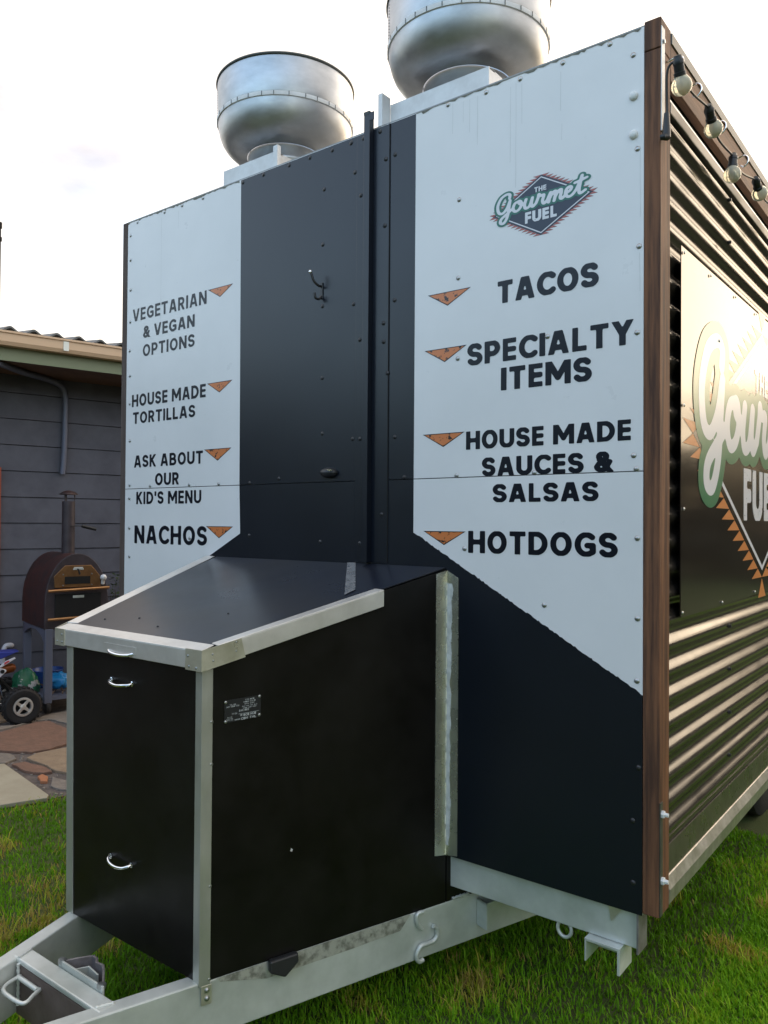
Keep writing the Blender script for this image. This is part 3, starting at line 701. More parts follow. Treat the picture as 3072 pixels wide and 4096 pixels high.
part('curb_bracket', MB().box(-1.035, -1.0155, .10, .15, 3.013, 3.19), 'galvw', TR)

# storage box on the drawbar
BY = -.797
A_, B_ = V2(-.922, BY), V2(-.651, 0); SD = (B_ - A_).normalized(); SN = Vector((SD.y, -SD.x, 0))
AL, BL = V2(-1.572, BY), V2(-1.797, 0); LD = (BL - AL).normalized(); LN = Vector((-LD.y * -1, -LD.x * -1, 0)); LN = Vector((LD.y * -1, LD.x, 0))
if LN.x > 0: LN = -LN
LZ = lambda y: 1.441 + .2525 * y
ZD = .345
def Z(p, z): return Vector((p.x, p.y, z))
sb = MB()
q = [Z(AL, ZD), Z(A_, ZD), Z(B_ - SD * .0006, ZD), Z(BL, ZD), Z(AL, LZ(BY) - .003), Z(A_, LZ(BY) - .003), Z(B_, LZ(0) - .003), Z(BL, LZ(0) - .003)]
for i in (2, 3, 6, 7): q[i].y = -.0008
sb.hexa(q)
sb.prism([Z(A_ + SD * .846, ZD), Z(A_ + SD * .955, ZD), Z(BL + V2(0, .11), ZD), Z(BL, ZD)], (0, 0, ZB - ZD - .004))
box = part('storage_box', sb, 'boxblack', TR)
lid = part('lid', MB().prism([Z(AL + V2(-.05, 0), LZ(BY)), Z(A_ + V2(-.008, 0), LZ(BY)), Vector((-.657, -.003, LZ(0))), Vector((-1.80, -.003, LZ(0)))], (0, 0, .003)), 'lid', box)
SL_ = Vector((SD.x, SD.y, .2525 * SD.y)); LL_ = Vector((LD.x, LD.y, .2525 * LD.y))
CR0 = Z(A_ + V2(.014, -.014), LZ(BY - .014)); CL0 = Z(AL + V2(-.062, -.014), LZ(BY - .014))
# front trim: top leaf and drop leaf
part('lid_trim', MB().beam(CL0 + Vector((0, 0, .003)), CR0 + Vector((-.004, 0, .003)), (0, .046, .0116), (0, 0, .003)).beam(CL0 + Vector((0, 0, -.046)), CR0 + Vector((-.004, 0, -.046)), (0, .004, 0), (0, 0, .0495)), 'alu', box, bevel=.0012)
# right trim
p0 = CR0 + SL_ * .046; p1 = CR0 + SL_ * .585
part('lid_trim', MB().beam(p0 + Vector((0, 0, .0045)), p1 + Vector((0, 0, .0045)), -SN * .046, (0, 0, .003)).beam(p0 + Vector((0, 0, -.046)), p1 + Vector((0, 0, -.046)), -SN * .004, (0, 0, .0505)).beam(p1 + Vector((0, 0, -.046)), p1 + SL_ * .003 + Vector((0, 0, -.046)), -SN * .02, (0, 0, .0515)), 'alu', box, bevel=.0012)
# left trim up to the wall
p0 = CL0 + LL_ * .048; p1 = CL0 + LL_ * .835
part('lid_trim', MB().beam(p0 + Vector((0, 0, .0045)), p1 + Vector((0, 0, .0045)), -LN * .046, (0, 0, .003)).beam(p0 + Vector((0, 0, -.046)), p1 + Vector((0, 0, -.046)), -LN * .004, (0, 0, .0505)), 'alu', box, bevel=.0012)
# corner wrap plates
cp = part('corner_plate', MB().beam(CR0 + Vector((-.066, -.002, -.050)), CR0 + Vector((.001, -.002, -.050)), (0, .002, 0), (0, 0, .0575))
     .prism([CR0 + Vector((.001, -.002, -.050)), CR0 + SL_ * .125 + Vector((.002, 0, -.050)), CR0 + SL_ * .112 + Vector((.002, 0, .006)), CR0 + Vector((.001, -.002, .0075))], SN * .002), 'aluold', box)
for (s_, dz) in ((.03, -.012), (.032, -.030), (.098, .0), (.098, -.025)):
    pp = CR0 + SL_ * s_ + Vector((0, 0, dz)) + SN * .003
    part('rivet', screw_mb(pp, SN, .0028, .002), 'zinc', box, smooth=60)
part('corner_plate', MB().beam(CL0 + Vector((-.003, -.002, -.048)), CL0 + Vector((.052, -.002, -.048)), (0, .002, 0), (0, 0, .054)).beam(CL0 + Vector((-.002, 0, -.048)), CL0 + LL_ * .05 + Vector((-.002, 0, -.048)), LN * .002, (0, 0, .054)), 'aluold', box)
for dx, dz in ((.012, -.035), (.038, -.012), (.040, -.036)):
    part('rivet', screw_mb(CL0 + Vector((dx, -.002, dz)), (0, -1, 0), .0028, .002), 'zinc', box, smooth=60)
for dx, dz in ((-.055, -.012), (-.05, -.04), (-.02, -.042)):
    part('rivet', screw_mb(CR0 + Vector((dx, -.002, dz)), (0, -1, 0), .0028, .002), 'zinc', box, smooth=60)
def sidept_(s_, z): return Z(A_ + SD * s_ + SN * .0008, z)
# vertical corner trims
zt = LZ(BY) - .052
part('corner_trim', MB().box(-.945, -.9195, BY - .003, BY, ZD - .01, zt).beam(Z(A_ + V2(.0008, -.0028), ZD - .01), Z(A_ + SD * .032 + V2(.0008, -.0028), ZD - .01), SN * .003, (0, 0, zt - ZD + .01)), 'aluv', box, bevel=.001)
part('corner_trim', MB().hexa([(-1.573, BY - .003, ZD), (-1.535, BY - .003, ZD), (-1.535, BY, ZD), (-1.573, BY, ZD), (-1.588, BY - .003, zt), (-1.552, BY - .003, zt), (-1.552, BY, zt), (-1.588, BY, zt)]), 'aluv', box, bevel=.001)
for z in (1.045, .93, .60, .35):
    part('rivet', screw_mb(Z(A_ + SD * .026 + SN * .003, z), SN, .004, .003), 'zinc', box, smooth=60)
part('fixing_tab', MB().beam(Z(A_ + SD * .004 + SN * .003, .285), Z(A_ + SD * .034 + SN * .003, .285), SN * .003, (0, 0, .052)), 'aluold', box, bevel=.001)
for z in (.324, .302): part('rivet', screw_mb(Z(A_ + SD * .02 + SN * .006, z), SN, .005, .005), 'zinc', box, smooth=60)
# joint strip where the box meets the wall
mb = MB()
pts_a = [Z(A_ + SD * .794 + SN * .001, .507), Z(A_ + SD * .846 + SN * .001, .500), Z(A_ + SD * .846 + SN * .001, 1.436), Z(A_ + SD * .794 + SN * .001, 1.424)]
mb.prism(pts_a, SN * .0025)
mb.prism([(-.650, -.0012, .500), (-.606, -.0012, .507), (-.606, -.0012, 1.411), (-.650, -.0012, 1.434)], (0, -.0025, 0))
part('joint_strip', mb, 'strip', box)
mb = MB(); lft = []; rgt = []
for k in range(120):
    z = .535 + k * .0072; t = k / 119
    ww = .013 + .008 * mnoise.noise(Vector((0, 0, z * 7))) + .006 * mnoise.noise(Vector((4, 0, z * 23))) + .005 * t + .0015 * random.random()
    lft.append((-.6485, -.0041, z)); rgt.append((-.6485 + max(.004, ww), -.0041, z))
mb.add(lft + rgt, [(i, i + 1, len(lft) + i + 1, len(lft) + i) for i in range(len(lft) - 1)])
part('sealant_smear', mb, mat('white_silicone', (.62, .64, .63), .45, col2=(.45, .47, .46), scale=30, bump=.4, bscale=60), box)
part('fold_bead', MB().tube([(-.652, -.0045, .503 + .0187 * k) for k in range(50)], [.0035 + .0008 * math.sin(k * 2.3) for k in range(50)], 8), mat('cream_sealant', (.62, .63, .44), .4, col2=(.66, .67, .58), scale=9, bump=.2), box, smooth=60)
part('paint_chip', MB().poly([sidept_(.27, .640), sidept_(.276, .637), sidept_(.279, .643), sidept_(.273, .648)]), 'drip', box)
# foil tape across the lid
tp = MB()
t0, t1 = Vector((-1.079, -.006, 0)), Vector((-1.040, -.006, 0)); e0, e1 = Vector((-.822, -.323, 0)), Vector((-.820, -.272, 0))
K = 8
for k in range(K):
    a, b = k / K, (k + 1) / K
    q = [t0.lerp(e0, a), t1.lerp(e1, a), t1.lerp(e1, b), t0.lerp(e0, b)]
    for v in q: v.z = LZ(v.y) + .0062 + random.uniform(0, .0006)
    tp.poly(q)
part('foil_tape', tp, 'foil', box)
for x, y in ((-1.40, -.66), (-1.25, -.70), (-1.1, -.55), (-1.53, -.70)):
    mb = MB().lathe([(.004, 0), (.003, .003), (0, .004)], (x, y, LZ(y) + .003), (0, 0, 1), 7); part('grit_speck', mb, 'plastic', box)
# handles
def handle(xa, xb, z, zd):
    pr = spline([(xa, BY - .004, z), (xa + .004, BY - .013, z - .003), (xa + .022, BY - .020, z - zd), ((xa + xb) / 2, BY - .022, z - zd - .003), (xb - .022, BY - .020, z - zd), (xb - .004, BY - .013, z - .003), (xb, BY - .004, z)], 5)
    h_ = part('handle', MB().tube(pr, .0048, 12), 'chrome', box, smooth=60)
    for x in (xa, xb): part('handle_foot', MB().lathe([(.008, 0), (.008, .003), (.0045, .005), (0, .005)], (x, BY - .001, z), (0, -1, 0), 16), 'chrome', box, smooth=50)
handle(-1.343, -1.213, 1.204, .008); handle(-1.340, -1.236, 1.110, .005); handle(-1.334, -1.230, .580, .009)
part('handle_plate', MB().box(-1.36, -1.20, BY - .0157, BY - .0145, 1.199, 1.222), 'alu', box)
# compliance plate on the side of the box
def sidept(s_, z, o=0): return Z(A_ + SD * s_ + SN * o, z)
cpz = lambda s_: (s_ - .064) / .109
plate = part('compliance_plate', MB().prism([sidept(.064, 1.035, .0006), sidept(.173, 1.041, .0006), sidept(.173, 1.102, .0006), sidept(.064, 1.097, .0006)], SN * .0012), 'plastic', box)
def pl_txt(words, s0, s1, v0, v1):
    mb = MB()
    wsz = (s1 - s0) / max(1, words); hh = v1 - v0
    for k in range(words):
        a = s0 + wsz * k; n_ = max(3, int(wsz / hh * 1.3))
        for j in range(n_):
            lw = wsz * .85 / n_; x = a + lw * j
            st = random.choice(['I', 'L', 'E', 'C', 'H', 'T'])
            for pl in text_polys(st, .22, 7):
                mb.poly([sidept(.064 + .109 * (x + lw * .85 * px), 1.035 + .062 * (v0 + py * hh) + .0055 * (x + lw * px), .0022) for px, py in pl])
    return mb
pm = MB()
for (n_, s0, s1, v0, v1) in ((2, .56, .84, .86, .92), (2, .52, .88, .77, .83), (2, .55, .85, .68, .74), (4, .48, .92, .59, .63), (3, .5, .9, .51, .55), (3, .06, .42, .66, .73), (2, .14, .34, .75, .80), (2, .2, .36, .32, .39), (2, .40, .7, .40, .49), (1, .43, .5, .2, .28), (2, .52, .90, .17, .28), (2, .27, .44, .05, .10), (2, .45, .92, .02, .13), (2, .06, .25, .14, .18), (2, .08, .25, .08, .12), (2, .08, .22, .21, .25)):
    k_ = pl_txt(n_, s0, s1, v0, v1); pm.add(k_.v, k_.f)
pm.poly([sidept(.064 + .109 * .38, 1.035 + .062 * .33, .0022), sidept(.064 + .109 * .95, 1.0375 + .062 * .33, .0022), sidept(.064 + .109 * .95, 1.0375 + .062 * .345, .0022), sidept(.064 + .109 * .38, 1.035 + .062 * .345, .0022)])
part('plate_print', pm, mat('grey_print', (.35, .37, .37), .5), box)
for s_, z in ((.068, 1.0925), (.169, 1.098), (.068, 1.039), (.169, 1.046)):
    part('rivet', screw_mb(sidept(s_, z, .0018), SN, .0028, .002), 'zinc', box, smooth=60)

# chassis: drawbar, cross member, fittings
AW = .05
E0 = A_ - SD * 1.02; EM = A_ + SD * 1.34      # front tip and rear end of the right arm's outer face
db = part('drawbar', MB().beam(Z(E0, .19), Z(EM, .19), -SN * AW, (0, 0, .1545)), 'galv', TR, bevel=.004)
LS = Vector((-SD.x, SD.y, 0)); LA = V2(-1.562, BY); LNn = Vector((-SN.x, SN.y, 0))
part('drawbar', MB().beam(Z(LA - LS * .95, .19), Z(LA + LS * 1.12, .19), -LNn * AW, (0, 0, .1545)), 'galv', TR, bevel=.004)
part('stain_band', MB().prism([Z(A_ + SD * .06 + SN * .0006, .332), Z(A_ + SD * .20 + SN * .0006, .297), Z(A_ + SD * .48 + SN * .0006, .298), Z(A_ + SD * .66 + SN * .0006, .302), Z(A_ + SD * .70 + SN * .0006, .3435), Z(A_ + SD * .05 + SN * .0006, .3435)], SN * .0006), 'galvstain', db)
xb = part('crossbar', MB().box(-1.452, -1.020, -1.036, -.985, .330, .3462), 'galv', TR, bevel=.004)
part('crossbar_web', MB().box(-1.44, -1.03, -1.0355, -.986, .19, .3298), 'shadeweb', xb)
lp = part('tie_loop', MB().tube(spline([(-1.405, -1.030, .302), (-1.402, -1.060, .302), (-1.392, -1.088, .301), (-1.365, -1.102, .30), (-1.292, -1.100, .30), (-1.276, -1.088, .301), (-1.290, -1.060, .302), (-1.303, -1.030, .302)], 6), .0055, 10), 'galv', TR, smooth=60)
part('loop_bar', MB().tube([(-1.405, -1.043, .303), (-1.303, -1.043, .303)], .007, 10), 'galv', lp, smooth=60)
def weld(a, b, par):
    a, b = Vector(a), Vector(b); n_ = max(8, int((b - a).length / .006))
    part('weld_bead', MB().tube([a.lerp(b, k / n_) for k in range(n_ + 1)], [.0045 + .0014 * math.sin(k * 2.4) + random.uniform(0, .001) for k in range(n_ + 1)], 7), 'galv', par, smooth=60)
weld((-1.044, -1.030, .346), (-1.027, -.990, .346), xb); weld((-1.436, -.990, .346), (-1.420, -1.034, .346), xb)
weld((-1.412, -1.039, .335), (-1.412, -1.039, .22), xb)
weld(Z(A_ + SD * .868 + SN * .001, .350), Z(A_ + SD * .94 + SN * .001, .350), db)
# jockey wheel clamp on the back of the crossbar
mb = MB()
cl_ = [(-1.289, -.975, 0), (-1.268, -.935, 0), (-1.248, -.907, 0), (-1.225, -.908, 0), (-1.208, -.920, 0), (-1.182, -.917, 0), (-1.160, -.928, 0), (-1.120, -.955, 0), (-1.092, -.975, 0)]
pz = [Vector(p) for p in cl_]
for a, b in zip(pz[:-1], pz[1:]):
    n_ = (b - a).normalized().cross(Vector((0, 0, 1))) * .006
    mb.beam(a + Vector((0, 0, .205)), b + (b - a).normalized() * .004 + Vector((0, 0, .205)), n_, (0, 0, .155))
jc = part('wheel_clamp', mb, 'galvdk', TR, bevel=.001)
part('clamp_plate', MB().box(-1.30, -1.085, -.984, -.978, .22, .362).beam((-1.245, -.975, .24), (-1.225, -.940, .24), (.005, .003, 0), (0, 0, .11)).beam((-1.225, -.940, .24), (-1.165, -.948, .24), (0, .005, 0), (0, 0, .11)), 'galv', jc, bevel=.001)
for x in (-1.29, -1.10): part('clamp_bolt', MB().lathe([(.012, 0), (.012, .012), (0, .013)], (x, -.978, .352), (0, .2, 1), 6), 'zinc', jc)
# cross member under the front wall
cm = part('cross_member', MB().box(-2.43, -.018, .02, .07, .392, ZB - .002), 'galv', TR, bevel=.003)
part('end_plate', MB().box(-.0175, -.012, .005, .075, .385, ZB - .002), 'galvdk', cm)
part('end_clip', MB().prism([(-.105, .0185, .4985), (-.06, .0185, .4985), (-.095, .0185, .45)], (0, -.004, 0)), 'aluold', cm)
part('jack_bracket', MB().box(-.165, -.060, -.01, .085, .383, .391).box(-.165, -.160, -.01, .085, .325, .3825).box(-.068, -.060, -.01, .085, .315, .3825).box(-.16, -.068, .078, .084, .33, .3825), 'galv', TR, bevel=.001)
part('tie_ring', MB().tube([(-.245 + .022 * math.cos(a), .03, .375 + .024 * math.sin(a)) for a in np.linspace(0, 2 * math.pi, 25)], .0055, 8, cap=False), 'galv', TR, smooth=60)
# hooks welded to the arm
hk = [(.785, .286), (.799, .276), (.803, .258), (.797, .245), (.785, .237), (.76, .236), (.738, .236), (.727, .226), (.720, .212), (.722, .198), (.732, .188), (.746, .190)]
part('chain_hook', MB().tube([Z(A_ + SD * s_ + SN * .008, z) for s_, z in [(a, b) for a, b in spline(hk, 4)]], .0075, 10), 'galv', TR, smooth=60)
part('chain_hook', MB().tube([Z(A_ + SD * s_ + SN * .008, z) for s_, z in spline([(.745, .342), (.728, .343), (.719, .333), (.724, .308), (.742, .288)], 5)], .0065, 10), 'galv', TR, smooth=60)
part('gusset_plate', MB().beam(Z(A_ + SD * .975 + SN * .002, .236), Z(A_ + SD * .983 + SN * .002, .236), SN * .05, (0, 0, .09)).beam(Z(A_ + SD * .975 + SN * .002, .318), Z(A_ + SD * 1.02 + SN * .002, .318), SN * .05, (0, 0, .008)), 'galv', TR)
part('rubber_plug', MB().prism([sidept(.20, .352, .002), sidept(.20, .320, .006), sidept(.245, .298, .010), sidept(.29, .328, .006), sidept(.29, .352, .002)], SN * .02), 'plastic', TR, bevel=.005)
# trailer wheel under the side
wc = (-.40, 2.55, .335)
tw = part('wheel', MB().lathe([(.19, 0), (.22, -.005), (.30, 0), (.33, .02), (.333, .1), (.33, .18), (.30, .2), (.22, .205), (.19, .2)], wc, (1, 0, 0), 40), 'rubber', TR, smooth=40)
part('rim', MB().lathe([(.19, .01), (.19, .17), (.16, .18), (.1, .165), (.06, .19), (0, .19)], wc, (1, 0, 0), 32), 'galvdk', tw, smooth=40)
part('axle', MB().tube([(-2.2, 2.55, .335), (-.41, 2.55, .335)], .03, 10), 'galv', TR)
part('rear_wheel', MB().lathe([(.05, 0), (.22, -.005), (.30, 0), (.33, .02), (.333, .1), (.33, .18), (.30, .2), (.22, .205), (.05, .2)], (-2.3, 2.55, .335), (1, 0, 0), 32), 'rubber', TR, smooth=40).name = 'wheel'
part('floor_frame', MB().box(-2.4, -.02, .3, YE, .44, ZB - .002), 'dark', TR)
part('door_panel', MB().box(XL + .3, XL + 1.1, YE, YE + .03, .6, 2.5), 'white', TR)

# ------------------------------------------------------------------ string lights along the fascia
SLT = thing('string_lights', (.1, .4, 2.67), 'string of clear round bulbs in black sockets along the brown timber edge', 'string lights')
BU = [((.100, .012, 2.805), (.100, -.013, 2.850)), ((.100, .327, 2.812), (.100, .282, 2.849)), ((.100, .553, 2.751), (.100, .566, 2.806)), ((.100, .942, 2.820), (.100, .872, 2.853)),
      ((.100, 1.30, 2.80), (.100, 1.28, 2.85)), ((.100, 1.72, 2.80), (.100, 1.70, 2.85)), ((.100, 2.15, 2.79), (.100, 2.13, 2.85)), ((.100, 2.6, 2.79), (.100, 2.58, 2.85)), ((.100, 3.05, 2.79), (.100, 3.03, 2.85))]
tops = []
for b, s_ in BU:
    b, s_ = Vector(b), Vector(s_); d = (b - s_).normalized(); top = b - d * .078
    prof = [(.011, -.034), (.0125, -.026), (.019, -.019), (.0255, -.009), (.028, .002), (.0265, .012), (.020, .0215), (.010, .027), (0, .0285)]
    bb = part('bulb', MB().lathe([(rr, h) for rr, h in prof], b, d, 20), 'glass', SLT, smooth=70)
    so = part('socket', MB().lathe([(0, -.076), (.010, -.075), (.012, -.066), (.0152, -.062), (.0152, -.053), (.0142, -.052), (.0142, -.034), (.0165, -.033), (.0165, -.023), (.012, -.022)], b, d, 16), 'plastic', SLT, smooth=40)
    part('filament', MB().tube([b - d * .02, b - d * .006 + Vector((0, .005, 0)), b + d * .004, b - d * .006 + Vector((0, -.005, 0)), b - d * .02], .0012, 5), 'brass', bb)
    tops.append(b - d * .066)
cab = [Vector((.062, .004, 2.675)), Vector((.065, .000, 2.74)), Vector((.072, -.02, 2.84)), tops[0]]
mb = MB().tube(spline(cab, 6), .0035, 7)
for a, b in zip(tops[:-1], tops[1:]):
    m_ = (a + b) / 2 + Vector((-.012, 0, -.010)); mb.tube(spline([a, m_, b], 6), .0035, 7)
part('cable', mb, 'plastic', SLT, smooth=60)
part('plug', MB().tube([(.062, .004, 2.735), (.062, .004, 2.690), (.062, .002, 2.665)], [.007, .011, .012], 10).tube([(.064, .004, 2.668), (.058, -.012, 2.664), (.0512, -.012, 2.664)], [.010, .009, .008], 10), 'plastic', SLT, smooth=40)
for y in (-.05, .225, .50, .80, 1.2, 1.6, 2.05, 2.5):
    yb = max(y, .1) if y > 0 else .050
    part('cup_hook', MB().tube(spline([(.047, yb, 2.905), (.062, yb, 2.908), (.080, yb, 2.912), (.092, yb, 2.902), (.092, yb, 2.885), (.080, yb, 2.872), (.068, yb, 2.878)], 4), .0026, 7), 'chrome', TR, smooth=60)

# ------------------------------------------------------------------ house at the left
HO = thing('house', tuple(H(1.5, 0, 0)), 'grey-blue weatherboard house with cream gutter and wide brown eaves', 'house')
mb = MB(); S0, S1 = -7., 8.
zb = .10
bz = [.10 + .2385 * k for k in range(13)]
off = 1.565 - (.10 + .2385 * 6)
bz = [z + off for z in bz]; bz = [z for z in bz if z < 2.92]
for z0, z1 in zip([0.02] + bz, bz + [2.93]):
    mb.prism([H(S0, .022, z0 + .004), H(S0, .010, z1 - .001), H(S0, -.02, z1 - .001), H(S0, -.02, z0 + .004)], HW * (S1 - S0))
part('weatherboards', mb, 'boards', HO)
part('wall_core', MB().prism([H(S0, -.02, 0), H(S1, -.02, 0), H(S1, -4, 0), H(S0, -4, 0)], (0, 0, 2.92)), 'dark', HO)
part('soffit', MB().prism([H(S0, -.1, 2.925), H(S1, -.1, 2.925), H(S1, .68, 2.925), H(S0, .68, 2.925)], (0, 0, .012)), 'soffit', HO)
part('fascia', MB().prism([H(S0, .68, 2.917), H(S0, .70, 2.917), H(S0, .70, 3.06), H(S0, .68, 3.06)], HW * (S1 - S0)), 'sage', HO)
part('gutter', MB().prism([H(S0, .701, 3.03), H(S0, .78, 3.03), H(S0, .795, 3.06), H(S0, .795, 3.125), H(S0, .808, 3.13), H(S0, .808, 3.146), H(S0, .79, 3.146), H(S0, .785, 3.05), H(S0, .701, 3.045)], HW * (S1 - S0)), 'cream', HO)
part('gutter_bracket', MB().prism([H(-.10, .796, 3.045), H(-.10, .799, 3.045), H(-.10, .799, 3.125), H(-.10, .796, 3.125)], HW * .045), 'galv', HO)
# corrugated roof
vs = []; fs = []; ns = int((S1 - S0) / .0155)
for i in range(ns + 1):
    s_ = S0 + i * .0155; hz = .022 * math.sin(2 * math.pi * s_ / .186)
    hz += .006 * max(0, math.sin(2 * math.pi * s_ / .186)) ** 4
    vs += [H(s_, .75, 3.172 + hz), H(s_, -4.2, 3.172 + hz + .75)]
    vs += [H(s_, .75, 3.155 + hz)]
for i in range(ns):
    fs.append((3 * i, 3 * i + 3, 3 * i + 4, 3 * i + 1)); fs.append((3 * i + 2, 3 * i + 5, 3 * i + 3, 3 * i))
part('roof', MB().add(vs, fs), 'tile', HO, smooth=60)
part('vent_pipe', MB().tube([H(-.125, -1.5, 3.3), H(-.125, -1.5, 4.80)], .022, 12).tube([H(-.125, -1.5, 4.76), H(-.125, -1.5, 4.82)], .032, 12).tube([H(-.125, -1.5, 4.62), H(-.125, -1.5, 4.66)], .032, 12), 'dark', HO)
part('downpipe', MB().tube(spline([H(-.60, .66, 2.90), H(-.30, .35, 2.895), H(.02, .10, 2.885), H(.13, .05, 2.80), H(.138, .05, 2.5), H(.132, .05, 2.2), H(.12, .05, 2.03)], 7), .026, 12), 'ovenleg', HO, smooth=60)
part('waste_pipe', MB().tube(spline([H(-.385, .06, .30), H(-.38, .07, .40), H(-.36, .07, .455), H(-.32, .06, .46), H(-.30, .03, .45)], 6), .022, 12), 'bikewhite', HO, smooth=60)
part('door_frame', MB().prism([H(-.52, .02, .02), H(-.412, .02, .02), H(-.412, .05, .02), H(-.52, .05, .02)], (0, 0, 2.05)), 'reddoor', HO)

# ------------------------------------------------------------------ pizza oven
O0 = V2(-5.283, 1.224)
def O(s, o, z): return O0 + HW * s + HN * o + Vector((0, 0, z))
OV = thing('pizza_oven', tuple(O(.22, -.33, 0)), 'dark red barrel pizza oven on a grey stand with a bronze door and chimney', 'pizza oven')
def arch(s0, s1, zb, zt, n=18):
    cx_, rx = (s0 + s1) / 2, (s1 - s0) / 2; zs_ = zb + (zt - zb) * .34
    return [(s0, zb)] + [(cx_ - rx * math.cos(math.pi * i / n), zs_ + (zt - zs_) * math.sin(math.pi * i / n)) for i in range(n + 1)] + [(s1, zb)]
part('oven_body', MB().prism([O(a, -.70, b) for a, b in arch(-.03, .47, .71, 1.315)], HN * .685), 'ovenred', OV, smooth=35)
part('oven_front', MB().prism([O(a, -.0145, b) for a, b in arch(-.035, .475, .705, 1.32)], HN * .03), 'ovengrey', OV, bevel=.004)
def face(name, pl, o0, t, m, par, bevel=.002): return part(name, MB().prism([O(a, o0, b) for a, b in pl], HN * t), m, par, bevel=bevel)
dr = face('oven_door', [(.035, 1.045), (.405, 1.045), (.395, 1.135), (.325, 1.222), (.115, 1.222), (.030, 1.135)], .016, .018, 'brass', OV)
face('door_window', [(.112, 1.07), (.318, 1.07), (.318, 1.132), (.112, 1.132)], .0345, .002, 'dark', dr)
face('vent_plate', [(.175, 1.185), (.265, 1.185), (.255, 1.208), (.185, 1.208)], .0345, .004, 'galv', dr)
part('door_handle', MB().tube([O(.215, .035, 1.19), O(.215, .06, 1.185), O(.225, .06, 1.15)], .008, 8), 'plastic', dr)
for a, b in ((.10, 1.15), (.33, 1.15), (.10, 1.06), (.33, 1.06)): part('bolt', MB().lathe([(.007, 0), (.004, .006), (0, .006)], O(a, .035, b), HN, 8), 'zinc', dr)
part('ledge', MB().tube([O(-.02, .05, 1.020), O(.47, .05, 1.032)], .012, 10), 'brass', OV)
face('fire_door', [(.04, .80), (.41, .80), (.41, .99), (.04, .99)], .016, .012, 'dark', OV)
face('maker_plate', [(.18, .955), (.27, .955), (.27, .975), (.18, .975)], .0285, .003, 'galv', OV)
part('ledge', MB().tube([O(-.02, .05, .79), O(.47, .05, .80)], .012, 10), 'brass', OV)
part('lamp', MB().lathe([(0, -.028), (.02, -.02), (.028, 0), (.02, .02), (0, .028)], O(.425, .04, 1.115), (0, 0, 1), 14).tube([O(.425, .02, 1.06), O(.425, .03, 1.10)], .015, 8), 'galvw', OV, smooth=60)
ch = part('chimney', MB().tube([O(.235, -.3, 1.29), O(.235, -.3, 1.757)], .053, 20), 'ovengrey', OV, smooth=40)
part('chimney_cap', MB().lathe([(.078, 1.815), (.075, 1.822), (.045, 1.842), (0, 1.852)], O(.235, -.3, 0), n=24), 'ovenred', ch, smooth=50)
for a in (.4, 2.5, 4.6): part('cap_stay', MB().tube([O(.235 + .046 * math.cos(a), -.3 + .046 * math.sin(a), 1.75), O(.235 + .05 * math.cos(a), -.3 + .05 * math.sin(a), 1.825)], .005, 6), 'ovengrey', ch)
part('damper_handle', MB().tube([O(.235, -.24, 1.545), O(.33, -.24, 1.546)], .004, 6).tube([O(.33, -.24, 1.546), O(.45, -.24, 1.517)], .014, 10), 'plastic', ch)
for s_, o in ((.0, -.03), (.44, -.03), (.0, -.66), (.44, -.66)):
    part('leg', MB().beam(O(s_ - .03, o, .11), O(s_ + .03, o, .11), HN * .05, (0, 0, .60)), 'ovenleg', OV, bevel=.004)
mb = MB()
for (a, b, o) in ((-.03, .47, .0), ):
    poly = [(a, .705)] + [(a + .03 + (b - a - .06) * t, .60 + .085 * math.sin(math.pi * t) ** .6) for t in np.linspace(0, 1, 13)] + [(b, .705)]
    mb.prism([O(s_, o - .012, z) for s_, z in poly], HN * .02)
poly = [(-.66, .705)] + [(-.63 + .60 * t, .60 + .085 * math.sin(math.pi * t) ** .6) for t in np.linspace(0, 1, 13)] + [(.0, .705)]
mb.prism([O(-.03, o, z) for o, z in poly], HW * .02)
part('stand_apron', mb, 'ovenleg', OV)
part('shelf', MB().beam(O(-.03, -.66, .13), O(.47, -.66, .13), HN * .66, (0, 0, .03)), 'ovenleg', OV)
mb = MB()
for k in range(160):
    c = O(random.uniform(.02, .42), random.uniform(-.6, -.04), .165 + random.uniform(0, .03)); mb.beam(c, c + Vector((random.uniform(-.03, .03), random.uniform(-.03, .03), random.uniform(-.01, .015))), (.008, .006, 0), (0, 0, .008))
tag(part('wood_chips', mb, 'chips', OV), kind='stuff')
for s_, o in ((.0, -.02), (.44, -.02), (.0, -.64), (.44, -.64)):
    part('castor', MB().lathe([(0, -.02), (.045, -.02), (.055, -.012), (.055, .012), (.045, .02), (0, .02)], O(s_, o, .078), HW, 20), 'rubber', OV, smooth=40)

# things kept on and under the oven
def blob(name, c, rx, ry, rz, m, seed, label, cat, amp=.25):
    mb = MB(); nu, nv = 28, 16; vs = []
    for j in range(nv + 1):
        for i in range(nu):
            th = math.pi * j / nv; ph = 2 * math.pi * i / nu
            d = Vector((math.sin(th) * math.cos(ph), math.sin(th) * math.sin(ph), math.cos(th)))
            k = 1 + amp * mnoise.noise(d * 2.1 + Vector((seed, 0, 0))) + amp * .5 * mnoise.noise(d * 5 + Vector((seed, 3, 0)))
            z = max(d.z * k, -.75)
            vs.append(Vector(c) + Vector((d.x * rx * k, d.y * ry * k, z * rz + rz * .75)))
    fs = [(j * nu + i, (j + 1) * nu + i, (j + 1) * nu + (i + 1) % nu, j * nu + (i + 1) % nu) for j in range(nv) for i in range(nu)]
    return tag(part(name, MB().add(vs, fs), m, smooth=60), label, cat)
blob('plastic_bag', O(-.10, -.30, .006), .11, .11, .20, 'bag', 3, 'crumpled green and white plastic bag beside the oven leg', 'bag')
blob('blue_bag', O(.13, -.16, .19), .10, .085, .075, 'bluetub', 8, 'bright blue plastic bag on the lower shelf of the oven stand', 'bag', .35)
